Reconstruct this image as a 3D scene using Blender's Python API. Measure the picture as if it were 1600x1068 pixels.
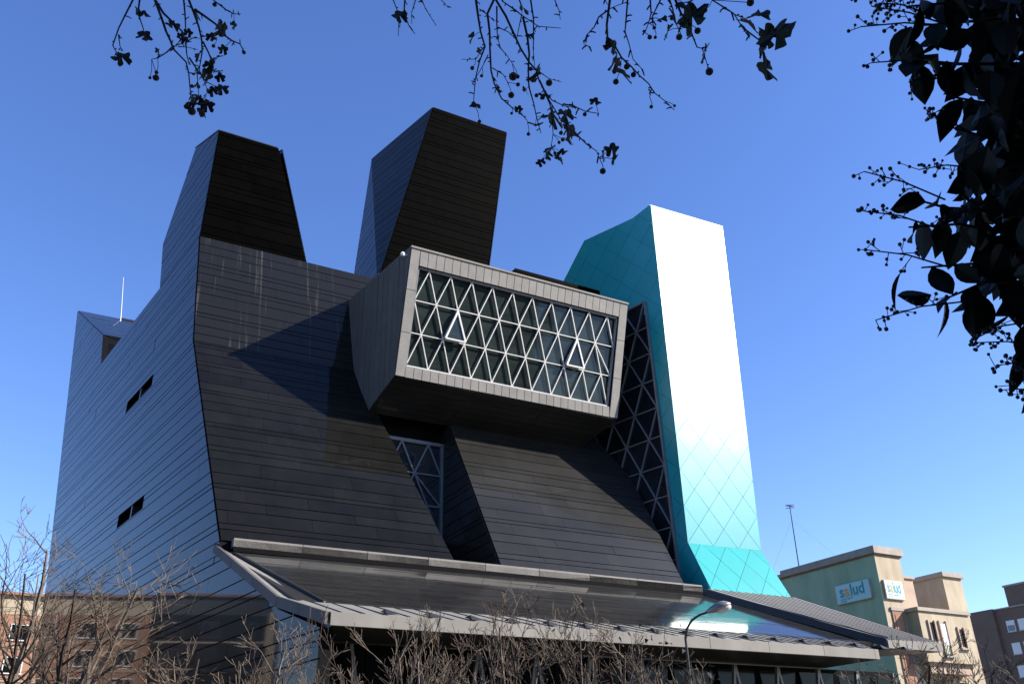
import bpy, bmesh, math, random
from mathutils import Vector as V, Matrix

for o in list(bpy.data.objects):
    bpy.data.objects.remove(o)
sc = bpy.context.scene
COL = sc.collection
R = math.radians

# ------------------------------------------------------------------ camera, sky, sun, exposure
FPX = 1400.0                                   # focal length in pixels of the 1600 px wide photograph
PITCH = math.atan(702 / 1400.0); ROLL = R(1.4)
CAM = V((0, 0, 1.6))
_fw = V((0, math.cos(PITCH), math.sin(PITCH))); _r = V((1, 0, 0)); _u = _r.cross(_fw)
RT = math.cos(ROLL) * _r - math.sin(ROLL) * _u
UP = math.cos(ROLL) * _u + math.sin(ROLL) * _r
cd = bpy.data.cameras.new('camera'); cam = bpy.data.objects.new('camera', cd); COL.objects.link(cam)
cd.sensor_fit = 'HORIZONTAL'; cd.sensor_width = 36; cd.lens = FPX / 1600 * 36
cd.clip_start = 0.05; cd.clip_end = 4000
cam.matrix_world = Matrix(((RT.x, UP.x, -_fw.x, CAM.x), (RT.y, UP.y, -_fw.y, CAM.y), (RT.z, UP.z, -_fw.z, CAM.z), (0, 0, 0, 1)))
sc.camera = cam

SUN_AZ, SUN_EL = 96.0, 31.0
w = bpy.data.worlds.new('World'); sc.world = w; w.use_nodes = True
nt = w.node_tree; nt.nodes.clear()
sky = nt.nodes.new('ShaderNodeTexSky'); sky.sky_type = 'NISHITA'; sky.sun_disc = False
sky.sun_elevation = R(SUN_EL); sky.sun_rotation = R(SUN_AZ)
sky.altitude = 200; sky.air_density = 1.0; sky.dust_density = 0.3; sky.ozone_density = 4.0
bg = nt.nodes.new('ShaderNodeBackground'); bg.inputs['Strength'].default_value = 0.135
wo = nt.nodes.new('ShaderNodeOutputWorld')
hs = nt.nodes.new('ShaderNodeHueSaturation'); hs.inputs['Saturation'].default_value = 1.14; hs.inputs['Hue'].default_value = 0.514
nt.links.new(sky.outputs[0], hs.inputs['Color']); nt.links.new(hs.outputs[0], bg.inputs[0]); nt.links.new(bg.outputs[0], wo.inputs[0])
sd = bpy.data.lights.new('sun', 'SUN'); sd.energy = 5.0; sd.angle = R(0.53); sd.color = (1.0, 0.93, 0.83)
sun = bpy.data.objects.new('sun', sd); COL.objects.link(sun)
SDIR = V((math.sin(R(SUN_AZ)) * math.cos(R(SUN_EL)), math.cos(R(SUN_AZ)) * math.cos(R(SUN_EL)), math.sin(R(SUN_EL))))
sun.rotation_euler = SDIR.to_track_quat('Z', 'Y').to_euler()
sc.view_settings.view_transform = 'Standard'; sc.view_settings.look = 'None'
sc.view_settings.gamma = 1; sc.view_settings.use_curve_mapping = False
sc.view_settings.exposure = 1.0
sc.cycles.max_bounces = 6; sc.cycles.glossy_bounces = 4; sc.cycles.diffuse_bounces = 2; sc.cycles.transparent_max_bounces = 6

def ray(x, y):
    return ((x - 800) * RT - (y - 534) * UP + FPX * _fw).normalized()
def at(x, y, d):
    """the point seen at photo pixel x, y at distance d from the camera"""
    return CAM + ray(x, y) * d

# ------------------------------------------------------------------ materials
MAT = {}
def newmat(name):
    m = bpy.data.materials.new(name); m.use_nodes = True; MAT[name] = m
    return m, m.node_tree, m.node_tree.nodes['Principled BSDF']
def node(t, typ, **kw):
    n = t.nodes.new(typ)
    for k, v in kw.items():
        if k in n.inputs.keys(): n.inputs[k].default_value = v
        else: setattr(n, k, v)
    return n
def col4(c): return (c[0], c[1], c[2], 1)
def mat(name, c, rough=0.5, metal=0.0, ior=1.5, var=0.12, scale=3.0, bump=0.0, bscale=40.0, c2=None, stretch=(1, 1, 1), randv=0.0, coat=0.0):
    """plain surface: noise between two tones, optional per-piece variation and fine relief"""
    m, t, b = newmat(name)
    b.inputs['Roughness'].default_value = rough; b.inputs['Metallic'].default_value = metal; b.inputs['IOR'].default_value = ior
    if coat: b.inputs['Coat Weight'].default_value = coat * 0.65; b.inputs['Coat Roughness'].default_value = 0.03; b.inputs['Coat IOR'].default_value = 1.28
    tc = node(t, 'ShaderNodeTexCoord'); mp = node(t, 'ShaderNodeMapping'); mp.inputs['Scale'].default_value = stretch
    t.links.new(tc.outputs['Object'], mp.inputs[0])
    n = node(t, 'ShaderNodeTexNoise', Scale=scale, Detail=6.0, Roughness=0.6); t.links.new(mp.outputs[0], n.inputs['Vector'])
    c2 = c2 or tuple(x * (1 - 2 * var) for x in c)
    c1 = tuple(x * (1 + var) for x in c) if c2 is None else c
    rp = node(t, 'ShaderNodeValToRGB'); rp.color_ramp.elements[0].color = col4(c2); rp.color_ramp.elements[1].color = col4(c1)
    rp.color_ramp.elements[0].position = 0.3; rp.color_ramp.elements[1].position = 0.65
    t.links.new(n.outputs[0], rp.inputs[0]); out = rp.outputs[0]
    if randv:
        oi = node(t, 'ShaderNodeObjectInfo'); mr = node(t, 'ShaderNodeMapRange')
        mr.inputs['To Min'].default_value = 1 - randv; mr.inputs['To Max'].default_value = 1 + randv
        t.links.new(oi.outputs['Random'], mr.inputs['Value'])
        mx = node(t, 'ShaderNodeVectorMath', operation='SCALE'); t.links.new(out, mx.inputs[0]); t.links.new(mr.outputs[0], mx.inputs['Scale']); out = mx.outputs[0]
    t.links.new(out, b.inputs['Base Color'])
    if bump:
        n2 = node(t, 'ShaderNodeTexNoise', Scale=bscale, Detail=3.0); t.links.new(mp.outputs[0], n2.inputs['Vector'])
        bp = node(t, 'ShaderNodeBump', Strength=bump, Distance=0.05); t.links.new(n2.outputs[0], bp.inputs['Height']); t.links.new(bp.outputs[0], b.inputs['Normal'])
    return m

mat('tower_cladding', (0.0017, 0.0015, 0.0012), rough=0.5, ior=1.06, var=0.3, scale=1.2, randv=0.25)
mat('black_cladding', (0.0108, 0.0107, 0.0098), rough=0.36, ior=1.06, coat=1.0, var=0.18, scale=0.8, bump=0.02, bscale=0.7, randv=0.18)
mat('black_cladding_paler', (0.027, 0.0262, 0.0245), rough=0.36, ior=1.2, coat=1.0, var=0.22, scale=0.35, c2=(0.016, 0.0155, 0.0142), bump=0.02, bscale=0.7, randv=0.10)  # paler black cladding for the right slope, recess return and box soffit
mat('zinc_shaded', (0.105, 0.099, 0.094), rough=0.6, ior=1.2, var=0.10, scale=1.5, randv=0.06)  # zinc with shade put into its colour, for box side and verge
mat('backing', (0.006, 0.006, 0.007), rough=0.8, ior=1.15)
mat('zinc', (0.245, 0.232, 0.213), rough=0.5, ior=1.2, var=0.08, scale=2.2, bump=0.12, bscale=2.5, randv=0.05)
mat('zinc_fascia', (0.245, 0.233, 0.213), rough=0.55, ior=1.2, var=0.10, scale=1.2, stretch=(1, 1, .4), randv=0.06)
mat('grey_frame', (0.20, 0.205, 0.21), rough=0.4)
mat('white_frame', (0.560, 0.550, 0.520), rough=0.4, var=0.03)
mat('dark_metal', (0.02, 0.02, 0.02), rough=0.4)
mat('roof_cladding', (0.030, 0.030, 0.030), rough=0.09, ior=1.75, var=0.2, scale=1.5, bump=0.04, bscale=2.0, randv=0.2, stretch=(1, 4, 4))
mat('glass_teal', (0.026, 0.036, 0.034), rough=0.05, ior=1.38, var=0.3, scale=0.35, stretch=(1, 1, 4), randv=0.15)
mat('glass_blue', (0.018, 0.023, 0.031), rough=0.03, ior=1.7, var=0.3, scale=0.5, randv=0.2)
mat('glass_dark', (0.006, 0.008, 0.008), rough=0.08, ior=1.2)
mat('turquoise', (0.006, 0.31, 0.335), rough=0.31, ior=1.75, var=0.03, scale=0.6, randv=0.03, bump=0.03, bscale=0.8)
mat('turquoise_glossy', (0.040, 0.36, 0.355), rough=0.13, ior=1.5, var=0.03, scale=0.6, randv=0.04)
mat('turquoise_joint', (0.006, 0.29, 0.315), rough=0.5)
mat('asphalt', (0.05, 0.05, 0.052), rough=0.9, scale=2)
mat('paving', (0.26, 0.25, 0.23), rough=0.85, scale=1)
mat('soil', (0.12, 0.10, 0.07), rough=0.95)
mat('roof_gravel', (0.22, 0.21, 0.20), rough=0.9)
mat('lamp_grey', (0.26, 0.26, 0.27), rough=0.35, metal=0.6)
mat('lamp_pole', (0.045, 0.045, 0.045), rough=0.5)
mat('lamp_glass', (0.65, 0.63, 0.58), rough=0.15)
mat('galvanised', (0.45, 0.46, 0.48), rough=0.5)
mat('cream_render', (0.44, 0.37, 0.265), rough=0.85, var=0.12, scale=0.9, stretch=(1, 1, .35), c2=(0.30, 0.235, 0.155))
mat('green_render', (0.38, 0.48, 0.33), rough=0.9, var=0.14, scale=0.8, stretch=(1, 1, .3), c2=(0.26, 0.36, 0.24))
mat('pink_render', (0.464, 0.336, 0.256), rough=0.85, scale=0.8)
mat('stone_cornice', (0.368, 0.320, 0.264), rough=0.85, scale=2)
mat('terracotta', (0.288, 0.152, 0.104), rough=0.85, scale=3)
mat('sign_white', (0.74, 0.75, 0.74), rough=0.35, var=0.03)
mat('sign_white_shaded', (0.40, 0.66, 0.66), rough=0.35, var=0.03)  # white sign face with the cyan cast of its shade coloured in
mat('sign_edge', (0.42, 0.38, 0.34), rough=0.5)
mat('sign_teal', (0.0, 0.26, 0.32), rough=0.4, var=0.02)
mat('sign_orange', (0.75, 0.30, 0.04), rough=0.4, var=0.02)
mat('shutter', (0.72, 0.72, 0.70), rough=0.6, var=0.05)
mat('leaf_dry', (0.017, 0.012, 0.006), rough=0.8, c2=(0.008, 0.006, 0.003), scale=8)
mat('leaf_green', (0.017, 0.022, 0.005), rough=0.8, c2=(0.008, 0.010, 0.003), scale=8)
mat('leaf_privet', (0.007, 0.010, 0.004), rough=0.55, ior=1.25, c2=(0.006, 0.008, 0.004), scale=9)
mat('bark_dark', (0.014, 0.011, 0.009), rough=0.9, scale=12)
mat('bark_pale', (0.165, 0.128, 0.092), rough=0.9, c2=(0.044, 0.030, 0.021), scale=6)
mat('twig_brown', (0.060, 0.040, 0.028), rough=0.9, c2=(0.024, 0.016, 0.011), scale=5)
mat('seed_brown', (0.05, 0.035, 0.02), rough=0.95)
mat('berry', (0.016, 0.014, 0.020), rough=0.5)

def brick_mat(name, c1, c2, mortar, scale=1.0):
    m, t, b = newmat(name); b.inputs['Roughness'].default_value = 0.9
    tc = node(t, 'ShaderNodeTexCoord')
    br = node(t, 'ShaderNodeTexBrick'); br.inputs['Scale'].default_value = scale
    br.inputs['Color1'].default_value = col4(c1); br.inputs['Color2'].default_value = col4(c2); br.inputs['Mortar'].default_value = col4(mortar)
    br.inputs['Brick Width'].default_value = 0.25; br.inputs['Row Height'].default_value = 0.07; br.inputs['Mortar Size'].default_value = 0.01
    sx = node(t, 'ShaderNodeSeparateXYZ'); ad = node(t, 'ShaderNodeMath', operation='ADD'); cx = node(t, 'ShaderNodeCombineXYZ')
    t.links.new(tc.outputs['Object'], sx.inputs[0]); t.links.new(sx.outputs[0], ad.inputs[0]); t.links.new(sx.outputs[1], ad.inputs[1])
    t.links.new(ad.outputs[0], cx.inputs[0]); t.links.new(sx.outputs[2], cx.inputs[1]); t.links.new(cx.outputs[0], br.inputs['Vector'])
    n = node(t, 'ShaderNodeTexNoise', Scale=0.5, Detail=5.0); t.links.new(tc.outputs['Object'], n.inputs['Vector'])
    mr = node(t, 'ShaderNodeMapRange'); mr.inputs['To Min'].default_value = 0.75; mr.inputs['To Max'].default_value = 1.2; t.links.new(n.outputs[0], mr.inputs[0])
    mx = node(t, 'ShaderNodeVectorMath', operation='SCALE'); t.links.new(br.outputs[0], mx.inputs[0]); t.links.new(mr.outputs[0], mx.inputs['Scale'])
    t.links.new(mx.outputs[0], b.inputs['Base Color'])
brick_mat('brick_orange', (0.36, 0.15, 0.075), (0.29, 0.115, 0.06), (0.30, 0.24, 0.19))
brick_mat('brick_brown', (0.17, 0.10, 0.07), (0.13, 0.08, 0.06), (0.16, 0.13, 0.11))
brick_mat('brick_grey', (0.20, 0.17, 0.15), (0.16, 0.135, 0.12), (0.17, 0.15, 0.14))

def stained_mat():
    """black cladding with pale vertical run-off streaks, as on the band under the left tower"""
    m, t, b = newmat('black_cladding_stained')
    b.inputs['Roughness'].default_value = 0.36; b.inputs['IOR'].default_value = 1.12; b.inputs['Coat Weight'].default_value = 1.0; b.inputs['Coat Roughness'].default_value = 0.03; b.inputs['Coat IOR'].default_value = 1.28
    tc = node(t, 'ShaderNodeTexCoord'); mp = node(t, 'ShaderNodeMapping'); mp.inputs['Scale'].default_value = (1.5, 0.01, 0.06)
    t.links.new(tc.outputs['Object'], mp.inputs[0])
    n = node(t, 'ShaderNodeTexNoise', Scale=2.4, Detail=7.0, Roughness=0.65); t.links.new(mp.outputs[0], n.inputs['Vector'])
    rp = node(t, 'ShaderNodeValToRGB'); e = rp.color_ramp.elements
    e[0].position = 0.57; e[0].color = (0, 0, 0, 1); e[1].position = 0.74; e[1].color = (1, 1, 1, 1)
    t.links.new(n.outputs[0], rp.inputs[0])
    n2 = node(t, 'ShaderNodeTexNoise', Scale=0.55, Detail=2.0); t.links.new(tc.outputs['Object'], n2.inputs['Vector'])
    mu = node(t, 'ShaderNodeMath', operation='MULTIPLY'); t.links.new(rp.outputs[0], mu.inputs[0]); t.links.new(n2.outputs[0], mu.inputs[1])
    mx = node(t, 'ShaderNodeMix', data_type='RGBA'); mx.inputs[6].default_value = (0.0118, 0.0120, 0.0112, 1); mx.inputs[7].default_value = (0.13, 0.125, 0.115, 1)
    t.links.new(mu.outputs[0], mx.inputs[0]); t.links.new(mx.outputs[2], b.inputs['Base Color'])
stained_mat()

# ------------------------------------------------------------------ mesh helpers
def link(o, parent=None):
    COL.objects.link(o)
    if parent is not None: o.parent = parent
    return o
def mesh(name, verts, faces, m, parent=None, smooth=False):
    me = bpy.data.meshes.new(name); me.from_pydata([tuple(v) for v in verts], [], faces); me.update()
    if isinstance(m, str): me.materials.append(MAT[m])
    if smooth:
        for p in me.polygons: p.use_smooth = True
    return link(bpy.data.objects.new(name, me), parent)
def empty(name, loc=(0, 0, 0), rz=0.0):
    o = bpy.data.objects.new(name, None); o.location = loc; o.rotation_euler = (0, 0, rz); o.empty_display_size = 0.5
    return link(o)
def tag(o, label, cat, group=None):
    o['label'] = label; o['category'] = cat
    if group: o['group'] = group
    return o
class MB:
    """collects shapes for one mesh object"""
    def __init__(s): s.v = []; s.f = []
    def add(s, vs, fs):
        k = len(s.v); s.v += [V(x) for x in vs]; s.f += [tuple(i + k for i in f) for f in fs]; return s
    def box(s, x0, x1, y0, y1, z0, z1):
        return s.add([(x0, y0, z0), (x1, y0, z0), (x1, y1, z0), (x0, y1, z0), (x0, y0, z1), (x1, y0, z1), (x1, y1, z1), (x0, y1, z1)],
                     [(3, 2, 1, 0), (4, 5, 6, 7), (0, 1, 5, 4), (1, 2, 6, 5), (2, 3, 7, 6), (3, 0, 4, 7)])
    def bar(s, a, b, w, d, nrm):
        """rectangular bar from a to b, w wide across and d deep along nrm (centred)"""
        a = V(a); b = V(b); t = (b - a).normalized(); n = V(nrm).normalized(); sd_ = t.cross(n).normalized() * (w / 2); n = n * (d / 2)
        vs = [a - sd_ - n, a + sd_ - n, a + sd_ + n, a - sd_ + n, b - sd_ - n, b + sd_ - n, b + sd_ + n, b - sd_ + n]
        return s.add(vs, [(3, 2, 1, 0), (4, 5, 6, 7), (0, 1, 5, 4), (1, 2, 6, 5), (2, 3, 7, 6), (3, 0, 4, 7)])
    def prism(s, pts, off):
        """polygon pts extruded by vector off"""
        n = len(pts); off = V(off); a = [V(p) for p in pts]; b = [p + off for p in a]
        return s.add(a + b, [tuple(range(n - 1, -1, -1)), tuple(range(n, 2 * n))] + [(i, (i + 1) % n, n + (i + 1) % n, n + i) for i in range(n)])
    def tube(s, pts, rad, k=5):
        pts = [V(p) for p in pts]; rings = []
        ref = V((0.31, 0.52, 0.79))
        for i, p in enumerate(pts):
            t = (pts[min(i + 1, len(pts) - 1)] - pts[max(i - 1, 0)])
            if t.length < 1e-6: t = V((0, 0, 1))
            t.normalize(); e = t.cross(ref)
            if e.length < 0.1: e = t.cross(V((1, 0, 0)))
            e.normalize(); g = t.cross(e); r = rad[i] if isinstance(rad, (list, tuple)) else rad
            rings.append([p + r * (math.cos(2 * math.pi * j / k) * e + math.sin(2 * math.pi * j / k) * g) for j in range(k)])
        vs = [q for rg in rings for q in rg]; fs = []
        for i in range(len(pts) - 1):
            for j in range(k): fs.append((i * k + j, i * k + (j + 1) % k, (i + 1) * k + (j + 1) % k, (i + 1) * k + j))
        fs.append(tuple(range(k - 1, -1, -1))); fs.append(tuple((len(pts) - 1) * k + j for j in range(k)))
        return s.add(vs, fs)
    def ball(s, c, r, nu=8, nv=5):
        c = V(c); vs = [c + V((0, 0, r))]; fs = []
        for i in range(1, nv):
            th = math.pi * i / nv
            for j in range(nu):
                ph = 2 * math.pi * j / nu; vs.append(c + r * V((math.sin(th) * math.cos(ph), math.sin(th) * math.sin(ph), math.cos(th))))
        vs.append(c - V((0, 0, r))); L = len(vs) - 1
        for j in range(nu): fs.append((0, 1 + j, 1 + (j + 1) % nu)); fs.append((L, L - nu + (j + 1) % nu, L - nu + j))
        for i in range(nv - 2):
            for j in range(nu): a = 1 + i * nu; fs.append((a + j, a + nu + j, a + nu + (j + 1) % nu, a + (j + 1) % nu))
        return s.add(vs, fs)
    def build(s, name, m, parent=None, smooth=False): return mesh(name, s.v, s.f, m, parent, smooth)

def clip(poly, a, b, c):
    """keep the part of a 2-D polygon with a*u + b*v <= c"""
    out = []
    for i in range(len(poly)):
        p, q = poly[i], poly[(i + 1) % len(poly)]; dp = a * p[0] + b * p[1] - c; dq = a * q[0] + b * q[1] - c
        if dp <= 0: out.append(p)
        if (dp < 0 < dq) or (dq < 0 < dp):
            t = dp / (dp - dq); out.append((p[0] + t * (q[0] - p[0]), p[1] + t * (q[1] - p[1])))
    return out
def area(poly):
    return 0.5 * sum(poly[i][0] * poly[(i + 1) % len(poly)][1] - poly[(i + 1) % len(poly)][0] * poly[i][1] for i in range(len(poly))) if len(poly) > 2 else 0
def tidy(poly):
    out = []
    for p in poly:
        if not out or (abs(p[0] - out[-1][0]) + abs(p[1] - out[-1][1])) > 1e-4: out.append(p)
    if len(out) > 1 and abs(out[0][0] - out[-1][0]) + abs(out[0][1] - out[-1][1]) < 1e-4: out.pop()
    return out

class Frame:
    """a plane given by 3-D points, with u along the horizontal and v up the slope"""
    def __init__(s, pts, toward):
        p = [V(q) for q in pts]; n = V((0, 0, 0))
        for i in range(len(p)): n += (p[i] - p[0]).cross(p[(i + 1) % len(p)] - p[0])
        n.normalize()
        if n.dot(V(toward)) < 0: n = -n
        s.n = n; s.u = V((0, 0, 1)).cross(n).normalized(); s.vv = n.cross(s.u).normalized(); s.o = p[0]
        s.poly = [s.to2(q) for q in p]
        if area(s.poly) < 0: s.poly.reverse()
    def to2(s, q): q = V(q) - s.o; return (q.dot(s.u), q.dot(s.vv))
    def to3(s, u, v, w=0.0): return s.o + s.u * u + s.vv * v + s.n * w
RND = random.Random(7)
def slab(pts, toward, th, name, m, parent):
    """polygon with thickness th behind the face"""
    f = Frame(pts, toward); mb = MB(); mb.prism([f.to3(u, v) for u, v in f.poly], -f.n * th)
    return mb.build(name, m, parent)
def panel(f, poly, t, tilt, name, m, parent, base=0.005):
    poly = tidy(poly)
    if len(poly) < 3 or abs(area(poly)) < 0.004: return None
    cu = sum(p[0] for p in poly) / len(poly); cv = sum(p[1] for p in poly) / len(poly)
    a = RND.gauss(0, tilt); b = RND.gauss(0, tilt); n = len(poly)
    lim = lambda x: max(-0.6 * t, min(0.6 * t, x))
    vs = [f.to3(u, v, base) for u, v in poly] + [f.to3(u, v, base + t + lim(a * (u - cu) + b * (v - cv))) for u, v in poly]
    return mesh(name, vs, [tuple(range(n, 2 * n))] + [(i, (i + 1) % n, n + (i + 1) % n, n + i) for i in range(n)], m, parent)
# course heights shared by all black walls (they line up round the corners)
ZR = [0.0]
_r2 = random.Random(3); _pat = [0.52, 0.44, 0.24, 0.58, 0.46, 0.50, 0.20, 0.48, 0.60, 0.40, 0.22]
while ZR[-1] < 40: ZR.append(ZR[-1] + _pat[len(ZR) % len(_pat)] * _r2.uniform(0.9, 1.1))
def courses(pts, toward, seg, name, m, parent, t=0.05, gap=0.038, tilt=0.002, zr=None, holes=()):
    """panel courses at the common heights on a sloping or upright polygon; holes = (p0, p1) rectangles in 2-D"""
    f = Frame(pts, toward); k = f.vv.z; z0 = f.o.z; umin = min(p[0] for p in f.poly); umax = max(p[0] for p in f.poly); out = []
    zr = zr or ZR
    for i in range(len(zr) - 1):
        v0 = (zr[i] - z0) / k + gap / 2; v1 = (zr[i + 1] - z0) / k - gap / 2
        row = clip(clip(f.poly, 0, -1, -v0), 0, 1, v1)
        if len(row) < 3: continue
        u = umin - RND.random() * seg
        while u < umax:
            L = seg * RND.uniform(0.75, 1.25); c = clip(clip(row, -1, 0, -(u + gap * .12)), 1, 0, u + L - gap * .12); u += L
            parts = [c]
            for (h0, h1) in holes:
                nxt = []
                for q in parts:
                    if len(q) < 3: continue
                    us = [p[0] for p in q]; vs = [p[1] for p in q]
                    if max(us) <= h0[0] or min(us) >= h1[0] or max(vs) <= h0[1] or min(vs) >= h1[1]: nxt.append(q); continue
                    nxt += [clip(q, 1, 0, h0[0]), clip(q, -1, 0, -h1[0]), clip(clip(clip(q, -1, 0, -h0[0]), 1, 0, h1[0]), 0, 1, h0[1]),
                            clip(clip(clip(q, -1, 0, -h0[0]), 1, 0, h1[0]), 0, -1, -h1[1])]
                parts = nxt
            for q in parts:
                o = panel(f, q, t, tilt, name, m, parent)
                if o: out.append(o)
    return out
def lattice(levels, nrm, depth, bar_w, bar_d, parent, m_bar, m_glass, skip=(), horiz=True):
    """triangular glazing: levels = list of point rows from the bottom up, alternating whole and half steps; each row starts and ends on the frame"""
    nrm = V(nrm).normalized()
    for li in range(len(levels) - 1):
        A, B = levels[li], levels[li + 1]; ah = len(A) > len(B)
        tri = []
        ia = ib = 0
        while ia < len(A) - 1 or ib < len(B) - 1:
            if ib >= len(B) - 1: adv = 'a'
            elif ia >= len(A) - 1: adv = 'b'
            else:
                adv = 'a' if (A[ia + 1] - A[0]).length / (A[-1] - A[0]).length <= (B[ib + 1] - B[0]).length / (B[-1] - B[0]).length else 'b'
            if adv == 'a': tri.append((A[ia], A[ia + 1], B[ib])); ia += 1
            else: tri.append((A[ia], B[ib + 1], B[ib])); ib += 1
            if 0 < ia or 0 < ib:
                p, q = A[ia], B[ib]
                edge0 = (ia == 0 and ib == 0) or (ia == len(A) - 1 and ib == len(B) - 1)
                if not edge0: MB().bar(p, q, bar_w, bar_d, nrm).build('glazing_bar', m_bar, parent)
        for (p, q, r) in tri:
            c = (p + q + r) / 3; j = V((RND.gauss(0, 1), RND.gauss(0, 1), RND.gauss(0, 1))) * 0.002
            vs = [c + (x - c) * 0.985 - nrm * depth for x in (p, q, r)]; vs[0] += nrm * RND.gauss(0, .006); vs[1] += nrm * RND.gauss(0, .006)
            n = (vs[1] - vs[0]).cross(vs[2] - vs[0])
            if n.dot(nrm) < 0: vs.reverse()
            MB().prism(list(vs), -nrm * 0.03).build('glass_pane', m_glass, parent)
        if horiz and li > 0:
            MB().bar(A[0], A[-1], bar_w, bar_d * 1.02, nrm).build('glazing_bar', m_bar, parent)

# ------------------------------------------------------------------ ground
def sheet(name, x0, x1, y0, y1, z, m):
    o = mesh(name, [(x0, y0, z), (x1, y0, z), (x1, y1, z), (x0, y1, z)], [(0, 1, 2, 3)], m); o['kind'] = 'structure'; return o
sheet('ground', -1500, 1500, -1500, 1500, 0.0, 'soil')
sheet('road', -120, 120, 4.5, 13.5, 0.008, 'asphalt')
for nm, y0, y1 in (('pavement', -6, 4.3), ('pavement', 13.7, 20.5)):
    o = MB().box(-120, 120, y0, y1, 0.0, 0.13).build(nm, 'paving'); o['kind'] = 'structure'
for y in (4.3, 13.5):
    o = MB().box(-120, 120, y + .002, y + .198, 0.0, 0.134).build('kerb', 'stone_cornice'); o['kind'] = 'structure'
for k in range(-12, 13):
    o = sheet('lane_marking', k * 9 - 1.5, k * 9 + 1.5, 8.93, 9.07, 0.012, 'sign_white')

# ------------------------------------------------------------------ the museum (own frame: x along the front, y into the building)
MUS = empty('museum_building', (-9.89, 29.62, 0), R(90 - 60.64))
tag(MUS, 'angular black clad museum with tapering towers, cantilevered zinc window box and turquoise tower', 'museum')
S = -0.1416                                    # the long side wall runs along x = S*y
LN = V((-1, S, 0)).normalized()                # its outward normal
def W(y, z, off=0.0): return V((S * y, y, z)) + LN * off
def y3(z): return 6.58 * (z - 9.29) / 10.25
def y2(z): return 6.58 + 1.57 * (z - 19.54) / 6.26
def y1(z): return 8.15 - 0.45 * (z - 25.8) / 6.1
ZT = 25.75                                     # main roof
FR = (0, -1, 0)
# --- side wall
body_o = [W(y, z) for y, z in ((-8.11, 0), (-8.11, 5.36), (-5.44, 6.22), (-0.2, 8.95), (0.0, 9.29), (6.58, 19.54), (8.15, ZT), (33.9, ZT), (28.35, 13.37), (22.3, 0))]
HOLES = [(12.2, 16.5, 19.42, 20.12), (10.2, 14.1, 12.85, 13.55)]
fb = Frame(body_o, LN)
side = empty('side_wall'); side.parent = MUS
bands = [(0, 12.85, None), (12.85, 13.55, HOLES[1]), (13.55, 19.42, None), (19.42, 20.12, HOLES[0]), (20.12, ZT, None)]
mb = MB()
def to_poly2(y, z): return fb.to2(W(y, z))
for z0, z1, h in bands:
    row = clip(clip(fb.poly, 0, -1, -(z0 - fb.o.z)), 0, 1, z1 - fb.o.z)
    segs = [row]
    if h:
        ua, ub = sorted((to_poly2(h[0], z0)[0], to_poly2(h[1], z0)[0])); segs = [clip(row, 1, 0, ua), clip(row, -1, 0, -ub)]
    for sgm in segs:
        sgm = tidy(sgm)
        if len(sgm) > 2: mb.prism([fb.to3(u, v) for u, v in sgm], -fb.n * 0.3)
bk = mb.build('wall_core', 'backing', side)
hl = []
for h in HOLES:
    a = to_poly2(h[0], h[2]); b = to_poly2(h[1], h[3]); hl.append(((min(a[0], b[0]), a[1]), (max(a[0], b[0]), b[1])))
courses(body_o, LN, 9.0, 'side_panel', 'black_cladding', side, tilt=0.0011, holes=hl, t=0.05)
tow1_o = [W(y, z) for y, z in ((8.15, ZT + .02), (7.7, 31.9), (11.6, 33.38), (15.02, 29.0), (14.0, ZT + .02))]
courses(tow1_o, LN, 9.0, 'side_panel', 'black_cladding', side, tilt=0.0011)
rear_o = [W(y, z) for y, z in ((25.3, ZT + .02), (26.5, 28.3), (38.25, 35.4), (33.9, ZT + .02))]
courses(rear_o, LN, 9.0, 'side_panel', 'black_cladding', side, tilt=0.0011)
for h in HOLES:                                # slot windows: recessed glass, two posts, a sill
    win = empty('slot_window'); win.parent = MUS
    mb = MB(); mb.prism([W(h[0], h[2], -.26), W(h[1], h[2], -.26), W(h[1], h[3], -.26), W(h[0], h[3], -.26)], -LN * 0.03); mb.build('glass_pane', 'glass_dark', win)
    ym = (h[0] + h[1]) / 2
    MB().bar(W(ym, h[2], -.12), W(ym, h[3], -.12), 0.16, 0.26, LN).build('window_post', 'dark_metal', win)
    MB().bar(W(h[0], h[2] + .03, -.1), W(h[1], h[2] + .03, -.1), 0.3, 0.05, (0, 0, 1)).build('window_sill', 'dark_metal', win)
# --- flat roof and rear wall
mb = MB(); mb.prism([W(8.3, ZT - .4, -.35), W(33.8, ZT - .4, -.35), (20, 33.8, ZT - .4), (20, 8.3, ZT - .4)], (0, 0, .3)); mb.build('flat_roof', 'roof_gravel', MUS)
slab([W(22.0, 0, -.3), (25, 22.0, 0), (25, 33.3, ZT - .5), W(33.3, ZT - .5, -.3)], (0, 1, -.4), .3, 'rear_wall', 'backing', MUS)
# --- left tower
def solid(name, vs, fs, m, parent): return mesh(name, vs, fs, m, parent)
t1 = empty('left_tower'); t1.parent = MUS
L_ = [W(8.15, ZT, -.01), W(7.7, 31.9, -.01), W(11.6, 33.38, -.01), W(15.02, 29.0, -.01), W(14.0, ZT, -.01)]
Rr = [V((4.06, 8.15, ZT)), V((1.93, 7.7, 31.9)), V((1.7, 11.6, 33.38)), V((3.0, 15.02, 29.0)), V((4.0, 14.0, ZT))]
solid('tower_core', L_ + Rr, [(0, 1, 2, 3, 4), (9, 8, 7, 6, 5), (0, 5, 6, 1), (1, 6, 7, 2), (2, 7, 8, 3), (3, 8, 9, 4), (4, 9, 5, 0)], 'backing', t1)
courses([W(8.15, ZT, -.01), V((4.06, 8.15, ZT)), V((1.93, 7.7, 31.9)), W(7.7, 31.9, -.01)], FR, 3.0, 'tower_panel', 'tower_cladding', t1)
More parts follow.
